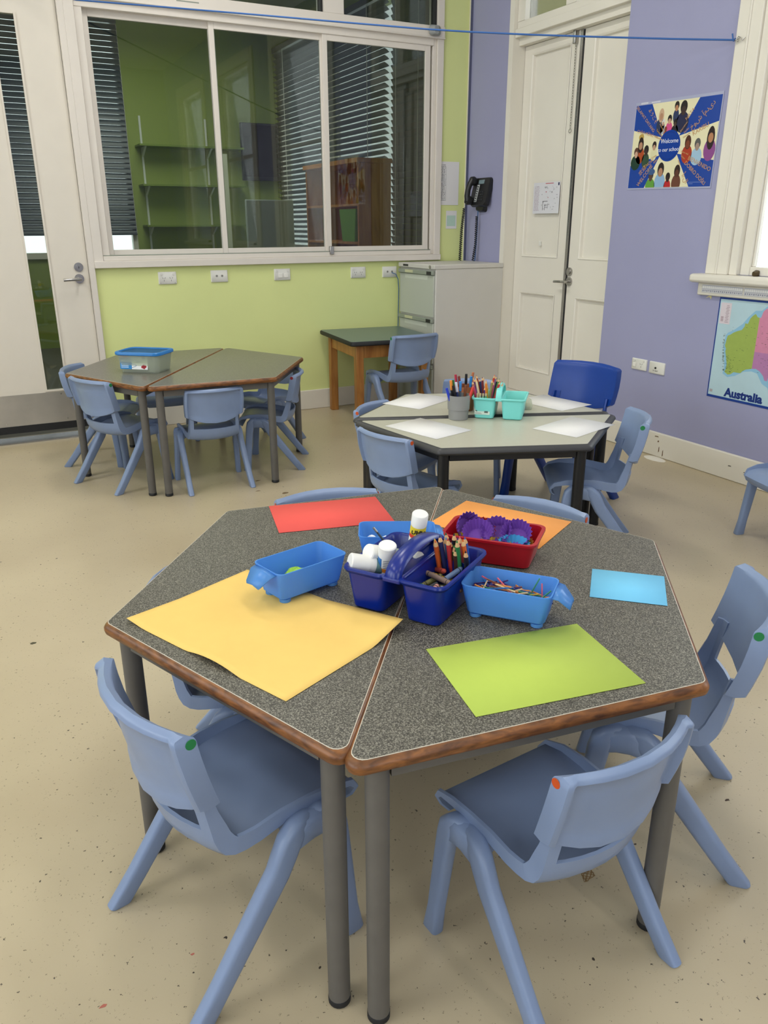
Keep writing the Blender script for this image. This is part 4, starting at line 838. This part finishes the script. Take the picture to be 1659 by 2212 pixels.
ob('label_triangle', MB().loft([[(.018, -.0902, .062), (.034, -.0902, .062), (.026, -.0902, .075)], [(.018, -.0896, .062), (.034, -.0896, .062), (.026, -.0896, .075)]]), cm('#3a3a3a'), lab)
for x, z in ((.020, .030), (.028, .027), (.034, .032), (.026, .035)): ob('label_berry', MB().disc((x, -.0896, z), (0, -1, 0), .0055, .0006, 12), cm('#a8232f'), lab)
for z in (.035, .062): ob('label_outline', MB().tube([(-.03+.022*math.sin(t*PI/10)*1, -.0899, z-.008+.016*t/10) for t in range(11)], .0008, 5), cm('#2a6aa8'), lab)
# ------------------------------------------------------------------ things on the walls
def outlet(label, M_, w, h, kind, group):
    r = thing('power_outlet', label, 'outlet', M=M_, group=group)
    ob('face_plate', MB().loft([rrect(w, h, .004, 0, 4, w/2, h/2), rrect(w, h, .004, .006, 4, w/2, h/2), rrect(w-.006, h-.006, .004, .009, 4, w/2, h/2)]), MT['plate'], r, smooth=40)
    def pins(cx, cy):
        for dx, dy, a in ((-.007, .006, .5), (.007, .006, -.5), (0, -.009, 0)):
            p = ob('pin_slot', B((-.001, -.0045, .009), (.001, .0045, .0094)), MT['dark'], r); p.location = (cx+dx, cy+dy, 0); p.rotation_euler = (0, 0, a)
    if kind == 'double':
        pins(w*.3, h*.42); pins(w*.7, h*.42)
        for x in (.15, .85): ob('rocker', MB().disc((w*x, h*.82, .009), (0, 0, 1), .007, .004, 14), MT['plate'], r, smooth=40)
        for x in (.10, .90): ob('screw_cap', MB().disc((w*x, h*.1, .009), (0, 0, 1), .003, .001, 10), cm('#b9b8b0'), r)
    if kind == 'data':
        for x in (.34, .66): ob('data_jack', MB().disc((w*x, h*.52, .009), (0, 0, 1), .008, .0008, 16), cm('#a9a8a0'), r); ob('jack_slot', B((w*x-.004, h*.52-.002, .0098), (w*x+.004, h*.52+.002, .0101)), MT['dark'], r)
    if kind == 'switch':
        for x in (.37, .72): ob('rocker', B((w*x-.014, h*.22, .009), (w*x+.014, h*.62, .013)), cm('#eceae2', .3), r, bevel=.003)
        for x in (.15, .85): ob('screw_cap', MB().disc((w*x, h*.82, .009), (0, 0, 1), .007, .003, 14), MT['plate'], r, smooth=40)
    if kind == 'single':
        pins(w*.66, h*.45); ob('rocker', B((w*.12, h*.25, .009), (w*.32, h*.62, .013)), cm('#eceae2', .3), r, bevel=.003)
        for x in (.2, .8): ob('screw_cap', MB().disc((w*x, h*.83, .009), (0, 0, 1), .007, .003, 14), MT['plate'], r, smooth=40)
    if kind == 'tv':
        ob('aerial_jack', MB().disc((w*.45, h*.5, .009), (0, 0, 1), .006, .003, 14), MT['dark'], r); text('lettering', 'TV ANT', .011, cm('#333333'), r, (w*.45, h*.24, .0092))
    return r
GO = 'outlets on the lime wall'
outlet('double power point on the lime wall nearest the door', FB(1.105, .889), .112, .074, 'double', GO)
outlet('double data socket on the lime wall', FB(1.437, .891), .110, .073, 'data', GO)
outlet('double light switch plate on the lime wall', FB(1.864, .889), .113, .073, 'switch', GO)
outlet('double power point on the lime wall beside the plugged-in socket', FB(2.425, .887), .113, .073, 'double', GO)
outlet('data socket with a blue cable plugged in behind the filing cabinet', FB(2.672, .884), .113, .073, 'data', GO)
outlet('single switched power point on the lavender wall', FR(3.362, .456), .113, .062, 'single', 'outlets on the lavender wall')
outlet('white aerial socket on the lavender wall', FR(3.228, .453), .112, .065, 'tv', 'outlets on the lavender wall')
tag(ob('data_cable', MB().tube([(2.745, 5.152, .915), (2.76, 5.12, .905), (2.775, 5.115, .87), (2.784, 5.12, .80), (2.786, 5.13, .65), (2.786, 5.14, .30)], .003, 8), MT['wire'], smooth=60), 'blue data cable running down beside the filing cabinet', 'cable')
def lines(w, h, rows, seed, x0=.0, dense=1.0):
    rr = random.Random(seed); mb = MB()
    for i in range(rows):
        y = h*(1-(i+1)/(rows+1)); x = x0
        while x < w-.004:
            l = rr.uniform(.004, .016)*dense; mb.box((x, y, .0007), (min(x+l, w), y+h/(rows+1)*.42, .0009)); x += l+rr.uniform(.002, .006)
    return mb
pn = thing('notice', 'white A4 phone list taped beside the inner window', 'paper', M=FB(3.093, 1.366, .002))
ob('page', B((0, 0, 0), (.197, .285, .0006)), MT['paper'], pn); ob('printed_list', lines(.085, .25, 24, 3, .012), cm('#77777c'), pn, loc=(0, .02, 0))
pg = MB()
for y in (.03, .08, .13, .17, .20, .25): pg.box((.012, y, .0007), (.09, y+.0012, .0009))
for x in (.012, .03, .06, .09): pg.box((x, .03, .0007), (x+.001, .25, .0009))
ob('printed_grid', pg, cm('#606066'), pn)
n2 = thing('notice', 'small white card with a pale green square under the phone list', 'card', M=FB(3.19, 1.206, .002))
ob('page', B((0, 0, 0), (.09, .122, .0006)), MT['paper'], n2); ob('printed_square', B((.008, .018, .0006), (.08, .09, .0009)), cm('#bcd8c8'), n2)
# telephone
ph = thing('telephone', 'black desk telephone mounted on the lavender wall by the corner', 'telephone', M=FR(5.05, 1.315, .0))
ob('wall_bracket', MB().loft([rrect(.11, .16, .02, 0, 5, .11, .08), rrect(.09, .14, .02, .03, 5, .11, .08)]), MT['phone'], ph, smooth=40)
tilt = Matrix.Translation((0, .03, .03)) @ Matrix.Rotation(R_(-14), 4, 'X')
ob('body', MB().loft([rrect(.20, .19, .02, 0, 6, .12, .10), rrect(.205, .195, .024, .012, 6, .12, .10), rrect(.19, .18, .024, .035, 6, .12, .10)]).xf(tilt), MT['phone'], ph, smooth=40)
ob('screen', B((.088, .150, .0355), (.155, .176, .037)).xf(tilt), mat('phone_screen', '#7b8f96', .2), ph); ob('key_label_strip', B((.080, .03, .0355), (.108, .145, .0368)).xf(tilt), cm('#b9bdbc'), ph)
kb = mesh_of('key', B((-.006, -.004, 0), (.006, .004, .003)), cm('#3a3c40'))
for i in range(4):
    for j in range(3): 
        kx = tilt @ Vector((.128+j*.019, .045+i*.017, .036)); ob('key', kb, None, ph, loc=kx, rot=(R_(-14), 0, 0))
for i in range(7):
    kx = tilt @ Vector((.094, .038+i*.0155, .037)); ob('key', kb, None, ph, loc=kx, rot=(R_(-14), 0, 0))
hs = ob('handset', MB().loft([[p for p in rg] for rg in [rrect(.050, .05, .02, .04, 5, .045, .165), rrect(.058, .062, .024, .062, 5, .045, .165), rrect(.05, .05, .02, .078, 5, .045, .165)]]).loft([rrect(.050, .05, .02, .04, 5, .045, .035), rrect(.058, .062, .024, .062, 5, .045, .035), rrect(.05, .05, .02, .078, 5, .045, .035)]).tube([(.045, .03, .065), (.043, .06, .078), (.042, .10, .082), (.043, .14, .078), (.045, .17, .065)], [.022, .02, .019, .02, .022], 14).xf(tilt), MT['phone'], ph, smooth=60)
def coil(path, r, turns, wr):
    P = [Vector(p) for p in path]; seg = [(P[i+1]-P[i]).length for i in range(len(P)-1)]; tot = sum(seg); n = turns*8; out = []
    for k in range(n+1):
        d = tot*k/n; i = 0
        while i < len(seg)-1 and d > seg[i]: d -= seg[i]; i += 1
        p = P[i]+(P[i+1]-P[i])*(d/seg[i]); a = 2*PI*k/8; out.append((p.x+r*math.cos(a), p.y+r*math.sin(a), p.z))
    return MB().tube(out, wr, 5)
tag(ob('handset_cord', coil([(3.285, 5.07, 1.345), (3.275, 5.08, 1.20), (3.27, 5.085, .989)], .0085, 26, .0034), MT['phone'], smooth=60), 'black coiled handset cord hanging to the cabinet top', 'cord')
tag(ob('phone_cable', MB().tube([(3.33, 4.96, 1.33), (3.328, 4.96, 1.2), (3.322, 4.965, 1.0), (3.32, 4.97, .987)], .0035, 7), MT['wire'], smooth=60), 'blue phone cable hanging from the wall telephone', 'cable')
tag(ob('coiled_cable', coil([(3.318, 4.955, 1.29), (3.318, 4.96, 1.1), (3.31, 4.975, .989)], .008, 22, .0032), MT['phone'], smooth=60), 'black coil twisted around the blue phone cable', 'cable')
# evacuation notice on the door
ev = thing('evacuation_plan', 'laminated evacuation plan stuck on the cream double door', 'notice', M=FR(4.478, 1.300, -.0835+.002))
ob('laminate_sheet', B((0, 0, 0), (.265, .187, .0008)), mat('laminated_paper', '#dedee4', .2), ev); ob('printed_notes', lines(.062, .16, 18, 8, .012, .6), cm('#a58a9c'), ev, loc=(0, .01, .0003))
fp = MB(); rr = random.Random(5)
for i in range(26):
    x = rr.uniform(.085, .24); y = rr.uniform(.015, .16); fp.box((x, y, .0009), (x+rr.uniform(.003, .016), y+rr.uniform(.003, .010), .0011))
ob('printed_plan', fp, cm('#a9a9b0'), ev)
fp = MB()
for b in ((.10, .02, .103, .075), (.10, .072, .15, .075), (.12, .02, .123, .05), (.12, .05, .15, .052), (.15, .03, .152, .06), (.12, .035, .15, .037)): fp.box((b[0], b[1], .0009), (b[2], b[3], .0012))
ob('printed_walls', fp, cm('#33333a'), ev); ob('printed_marks', MB().disc((.13, .13, .0009), (0, 0, 1), .004, .0003, 10).disc((.152, .096, .0009), (0, 0, 1), .003, .0003, 10).box((.12, .178, .0009), (.2, .182, .0011)), cm('#b8404a'), ev); ob('printed_crest', B((.245, .165, .0009), (.258, .182, .0011)), cm('#2c2f55'), ev)
# string line
tag(ob('string_line', MB().tube([(.42, 5.155, 2.415), (.795, 5.05, 2.358), (1.188, 4.718, 2.298), (1.575, 4.392, 2.238), (1.946, 4.078, 2.179), (2.232, 3.837, 2.135), (2.406, 3.69, 2.112), (2.627, 3.503, 2.087), (2.842, 3.321, 2.066), (3.114, 3.091, 2.041), (3.318, 2.915, 2.024)], .0042, 8), MT['string'], smooth=60), 'blue string strung across the room up to the window frame', 'string')
hk = thing('wire_hook', 'twisted wire hook on the window frame holding the blue string', 'hook', (3.327, 2.885, 2.022))
ob('wire', MB().tube([(.0, -.03, .004), (-.004, -.02, -.008), (-.006, -.008, .006), (-.004, .004, .012), (-.008, .012, .0), (-.004, .004, -.010), (-.006, -.004, .004), (-.008, .02, -.004), (-.004, .026, .006)], .0022, 7), MT['chrome'], hk, smooth=60)
ob('string_knot', MB().tube([(-.01, .028, .0), (-.006, .02, .006), (-.012, .024, -.004), (-.008, .03, .004), (-.010, .036, .028)], .0035, 7), MT['string'], hk, smooth=60)

# welcome poster
pw, phh = .560, .404
po = thing('welcome_poster', 'laminated blue welcome poster with wedges of children photographs', 'poster', M=FR(3.531, 1.420, .002) @ Matrix.Rotation(R_(-1.2), 4, 'Z'))
ob('laminate_sheet', B((-.006, -.008, 0), (pw+.006, phh+.014, .0005)), mat('gloss_laminate', '#aeb2cc', .12, .6), po)
ob('sheet', B((0, 0, .0005), (pw, phh, .001)), mat('poster_blue', '#2348a0', .18, .5), po)
cx, cy = .262, .198
def flat(name, poly, m, z, parent=po): return ob(name, MB().prism(poly, z, z+.0002), m, parent)
cream = mat('poster_cream', '#e9e3bd', .2, .5)
for poly in ([(.112, phh), (.425, phh), (cx+.03, cy), (cx-.03, cy)], [(pw, .290), (cx, cy+.03), (cx, cy-.03), (pw, .118)], [(0, .285), (0, .112), (cx, cy-.03), (cx, cy+.03)], [(.118, 0), (.425, 0), (cx+.03, cy), (cx-.03, cy)]):
    flat('cream_wedge', poly, cream, .001)
def fig(x, y, s, hair, skin, body, bw=1.0, long=0):
    s *= 1.15
    flat('printed_body', [(px, max(py, .001)) for px, py in ellipse(x, y-.042*s, .024*s*bw, .034*s, 16)], cm(body), .0012)
    flat('printed_hair', ellipse(x, y+.006*s-long*.014*s, .0155*s, (.021+.016*long)*s, 16), cm(hair), .0014); flat('printed_face', ellipse(x, y-.006*s, .0105*s, .0150*s, 14), cm(skin), .0016)
for a in ((.185, .345, 1.0, '#c9a98a', '#b58a6c', '#27324f', 1, .5), (.283, .375, .85, '#2a201c', '#b5805c', '#2c3a5e', .8, 0), (.330, .362, 1.25, '#241d1d', '#3f2f2c', '#232747', 1.2, 0), (.245, .318, .8, '#1d1a1c', '#c49a80', '#d1508a', 1, 0), (.203, .308, .6, '#d8d8d4', '#c4a18a', '#a8b0bc', 1, 0), (.285, .30, .7, '#1a181a', '#4a3a34', '#23232b', 1.2, 0), (.225, .275, .5, '#8a3a22', '#7a4a34', '#9a4a2a', 1, 0),
          (.385, .205, 1.1, '#4a2418', '#7a4028', '#a8381f', 1.1, .3), (.448, .190, 1.05, '#5a5a58', '#a08a7c', '#9fc0d8', 1.2, 0), (.525, .228, 1.3, '#2c1c1e', '#b5805c', '#8a4a8a', 1, .9),
          (.062, .215, 1.1, '#2a1a18', '#b08468', '#a8481f', 1, .6), (.035, .172, .95, '#5a3a2c', '#c8a28a', '#173a2c', 1.3, 0), (.106, .180, .95, '#1c1416', '#3a2826', '#2f4a36', 1, 0), (.160, .200, .8, '#2a1c1e', '#c09a80', '#dcd8ae', 1, 0),
          (.160, .055, 1.0, '#34343c', '#5a4034', '#5f9a3c', 1.2, 0), (.225, .082, 1.25, '#241a1c', '#b08468', '#8fb2d4', 1.1, .2), (.280, .045, .85, '#1c1618', '#3a2420', '#b8242a', 1, 0), (.338, .072, 1.1, '#2c1c18', '#5a3428', '#6a4030', 1, .2)): fig(*a)
flat('printed_crown', ellipse(.060, .250, .018, .016, 14), cm('#b89a4a'), .0013); flat('printed_hat', ellipse(.160, .078, .026, .016, 14), cm('#3c5a8a'), .0017)
flat('blue_disc', ellipse(cx, cy, .074, .074, 40), mat('poster_deep_blue', '#16409c', .18), .0018)
ob('disc_ring', MB().tube([(cx+.064*math.cos(t*PI/24), cy+.064*math.sin(t*PI/24), .002) for t in range(49)], .0007, 4), cm('#0f2d78'), po)
Wh = cm('#e9edf5'); Gd = cm('#c69a66')
text('lettering', 'Welcome', .030, Wh, po, (cx, cy+.022, .0022)); text('lettering', 'to our school', .027, Wh, po, (cx, cy-.018, .0022))
for s, sz, x, y, a in (('KARIBU', .030, .455, .262, 22), ('BIENVENIDO', .028, .475, .105, -22), ('DOBRO DOŠLI', .027, .455, .063, -36), ('WELCOME', .028, .115, .060, 48), ('SELAMAT DATANG', .022, .075, .335, -42), ('CHÀO MỪNG', .020, .085, .266, -14), ('ようこそ', .024, .125, .345, -50), ('欢迎', .028, .095, .085, 46), ('NATA', .024, .375, .335, 48), ('خوش آمدید', .034, .455, .325, 40), ('أهلا', .034, .395, .040, -52), ('KNOW', .022, .135, .118, 30),
                        ('Benvenuti', .014, .200, .285, -50), ('Tervetuloa', .013, .185, .262, -38), ('Willkommen', .014, .185, .238, -18), ('Bienvenue', .014, .345, .280, 50), ('Karibu', .013, .365, .262, 38), ('Namaste', .013, .370, .240, 26), ('Haere mai', .013, .372, .160, -18), ('Salaam', .013, .365, .140, -34), ('Aloha', .013, .345, .115, -55), ('Croeso', .013, .165, .150, 24), ('Fáilte', .013, .18, .128, 40)):
    text('lettering', s, sz, Gd, po, (x, y, .0020), R_(a))
ob('imprint', B((.418, .020, .001), (.53, .0215, .0013)), cm('#8aa0cc'), po); ob('imprint', B((.418, .013, .001), (.45, .0145, .0013)), cm('#8aa0cc'), po)
for i, (x, y, w, h) in enumerate(((.03, phh+.004, .05, .008), (.105, phh+.004, .06, .006))): ob('tape_strip', B((x, y, .0005), (x+w, y+h, .0009)), mat('clear_tape', '#d4d6e0', .08), po)

# map of Australia
mw, mh = .60, .50
mp = thing('wall_map', 'coloured map of Australia with navy border below the window sill', 'map', M=FR(2.817, .396, .002))
ob('border', B((0, 0, 0), (mw, mh, .0006)), mat('map_navy', '#173c8f', .35), mp); ob('sea', B((.007, .012, .0006), (mw-.007, mh-.012, .0009)), mat('map_sea', '#b7d3dd', .35, var=.05, vscale=9), mp)
LL = lambda lo, la: ((lo-113.3)*.01115+.069, (la+35.1)*.01441+.127)
ST = dict(wa=('#9fb45a', [(129,-14.9),(128,-14.8),(126.8,-13.8),(125.5,-14.5),(124.4,-15.5),(123.6,-17.3),(122.2,-17.2),(122.2,-18.2),(121,-19.5),(119,-20),(117,-20.7),(115.5,-21.5),(114.1,-22),(113.7,-23.5),(113.4,-25.5),(114.2,-26.5),(114,-27.3),(114.8,-29.2),(115.7,-31.6),(115.6,-33.3),(115,-34.3),(117,-35.1),(118.5,-34.8),(120,-33.9),(122,-33.9),(123.6,-33.8),(124.5,-33),(126,-32.3),(129,-31.7)]),
    nt=('#d58aa8', [(129,-14.9),(129.7,-14.8),(130.3,-13),(130.8,-12.4),(132.6,-11.4),(135,-12.1),(136.8,-12.2),(136,-13.5),(135.5,-14.9),(137,-15.9),(138,-16.6),(138,-26),(129,-26)]),
    sa=('#b77fae', [(129,-26),(141,-26),(141,-38.0),(139.8,-37),(139,-35.7),(138.2,-35.6),(138.5,-34.8),(137.8,-33),(137.4,-34.9),(136,-34.8),(135.2,-33.5),(134.2,-32.8),(133,-32.1),(131,-31.5),(129,-31.7)]),
    ql=('#d9b765', [(138,-16.6),(139.5,-17.5),(140.9,-17.3),(141.6,-15),(141.6,-12.6),(142.5,-10.7),(143.6,-13),(145.3,-15),(146.2,-18.8),(148.8,-20.4),(150.8,-23.4),(153.1,-25.5),(153.5,-28.2),(152,-28.7),(149,-29),(141,-29),(141,-26),(138,-26)]),
    nsw=('#8fae9a', [(141,-29),(149,-29),(152,-28.7),(153.5,-28.2),(153,-31),(151.3,-33.7),(150,-37.4),(148,-36.8),(147,-36),(144.5,-36),(143,-34.7),(141,-34)]),
    vic=('#c98a6a', [(141,-34),(143,-34.7),(144.5,-36),(147,-36),(148,-36.8),(150,-37.4),(147.5,-38.1),(146.3,-39),(144.6,-38.3),(143.5,-38.8),(141,-38)]),
    tas=('#b5a05a', [(144.7,-40.8),(148.2,-40.9),(148.2,-42.3),(147,-43.5),(146,-43.4),(145.3,-42.2)]))
shelf = mat('map_shallows', '#8fc0dc', .35)
coast = [(113.0,-22),(112.6,-26),(113.8,-29),(114.6,-33),(114.2,-35),(117,-36),(121,-35),(125,-33.2),(129,-32.6),(132,-33),(135,-36),(138,-37),(140,-39.6),(146,-40.5),(151,-38),(154,-33),(154.5,-28),(154,-25),(150,-20),(147,-16.5),(144.5,-12),(142.5,-9.6),(140.5,-12),(139,-15.5),(136.5,-11.2),(133,-10.4),(129.5,-12.6),(126.5,-12.8),(123.5,-15),(121,-17.5),(117,-19.8),(114,-21)]
flat('shallow_water', [LL(*p) for p in coast], shelf, .0009, mp)
for nm, (c, pl) in ST.items(): flat('state', [LL(*p) for p in pl], mat('map_'+nm, c, .35, var=.04, vscale=40), .0012, mp)
tw = MB(); rr = random.Random(11)
for i in range(150):
    lo, la = (rr.uniform(114.6, 119), rr.uniform(-34.6, -29)) if i < 45 else (rr.uniform(115, 152), rr.uniform(-33, -17)); x, y = LL(lo, la)
    tw.box((x, y, .0014), (x+rr.uniform(.004, .010), y+.0012, .0016))
for i in range(70):
    t_ = rr.uniform(0, 1); lo = 113.1-rr.uniform(.2, .9); la = -21.5-12.5*t_; x, y = LL(lo+2.2*t_**2, la); tw.box((x-.006, y, .0010), (x+.002, y+.001, .0013))
ob('place_names', tw, cm('#4a5a3a'), mp)
text('lettering', 'Australia', .058, mat('map_title', '#16327c', .35), mp, (.218, .037, .0012), bold=.0026, xs=1.06)
st_ = ob('pasted_key', B((.014, .370, .0009), (.077, .472, .0014)), cm('#d9cfd6'), mp)
kt = MB()
for i in range(12): kt.box((.046+.0018*(i % 3), .378+i*.0072, .0014), (.067-.003*(i % 2), .3805+i*.0072, .0016))
for i in range(5): kt.box((.022, .382+i*.005, .0014), (.037, .385+i*.005, .0016))
ob('key_print', kt, cm('#a08a94'), st_); ob('publisher_mark', B((.014, .026, .0009), (.032, .040, .0012)), cm('#a9a3a8'), mp)
# number strips on the sill apron
NS = 'number strips under the window sill'
for i, (y, lb) in enumerate(((2.918, 'laminated number strip at the start of the sill apron'), (2.665, 'second laminated number strip along the sill apron'), (2.412, 'third laminated number strip along the sill apron'))):
    s_ = thing('number_strip', lb, 'strip', M=FR(y, .909, .0235), group=NS); ob('strip', B((0, 0, 0), (.245, .038, .0007)), mat('strip_paper', '#d8d8dc', .25), s_)
    ce = MB(); tk = MB()
    for k in range(20): ce.box((.004+k*.012, .021, .0007), (.0135+k*.012, .033, .001)); tk.box((.006+k*.012, .006+.002*(k % 2), .0007), (.0115+k*.012, .013, .001))
    ob('number_cells', ce, cm('#f0f0f0', .3), s_); ob('number_print', tk, cm('#8a8ca4', .3), s_); ob('strip_lines', MB().box((0, .0175, .0007), (.245, .019, .001)).box((0, .034, .0007), (.245, .0355, .001)), cm('#a9abbc'), s_)
tag(ob('adhesive_scrap', MB().prism([(-.022, -.004), (.002, .002), (.012, -.008), (.016, .006), (.004, .010), (-.006, .006)], 0, .001).xf(FR(2.885, .885, .001)), cm('#d9cf9a')), 'torn scrap of yellowed tape on the lavender wall by the map', 'tape')
# scuffs on the floor
for x, y, w, c in ((1.253, 3.468, .02, '#6e5a3e'), (1.15, 3.56, .014, '#7c6a4e'), (1.365, .935, .006, '#3a2416'), (.024, 2.449, .012, '#4a4632'), (.55, 2.62, .012, '#4f4a36'), (1.31, 3.40, .014, '#74644a'), (.18, 1.10, .006, '#b5685a'), (.02, 1.07, .006, '#b5685a'), (1.20, 3.72, .016, '#766546'), (1.32, 3.80, .016, '#766546')):
    rr = random.Random(int(x*1000)); ob('scuff_mark', MB().prism([(x+w*rr.uniform(.5, 1.3)*math.cos(k*PI/3+.3), y+w*rr.uniform(.3, .7)*math.sin(k*PI/3+.3)) for k in range(6)], 0, .0004), cm(c, .6), fl)
ob('pen_scribble', MB().tube([(.936+.02*math.cos(t*.8)*(1-.012*t), .912+.014*math.sin(t*.9+.5)*(1-.010*t), .0003) for t in range(40)], .0006, 4), cm('#8a6a3a'), fl)
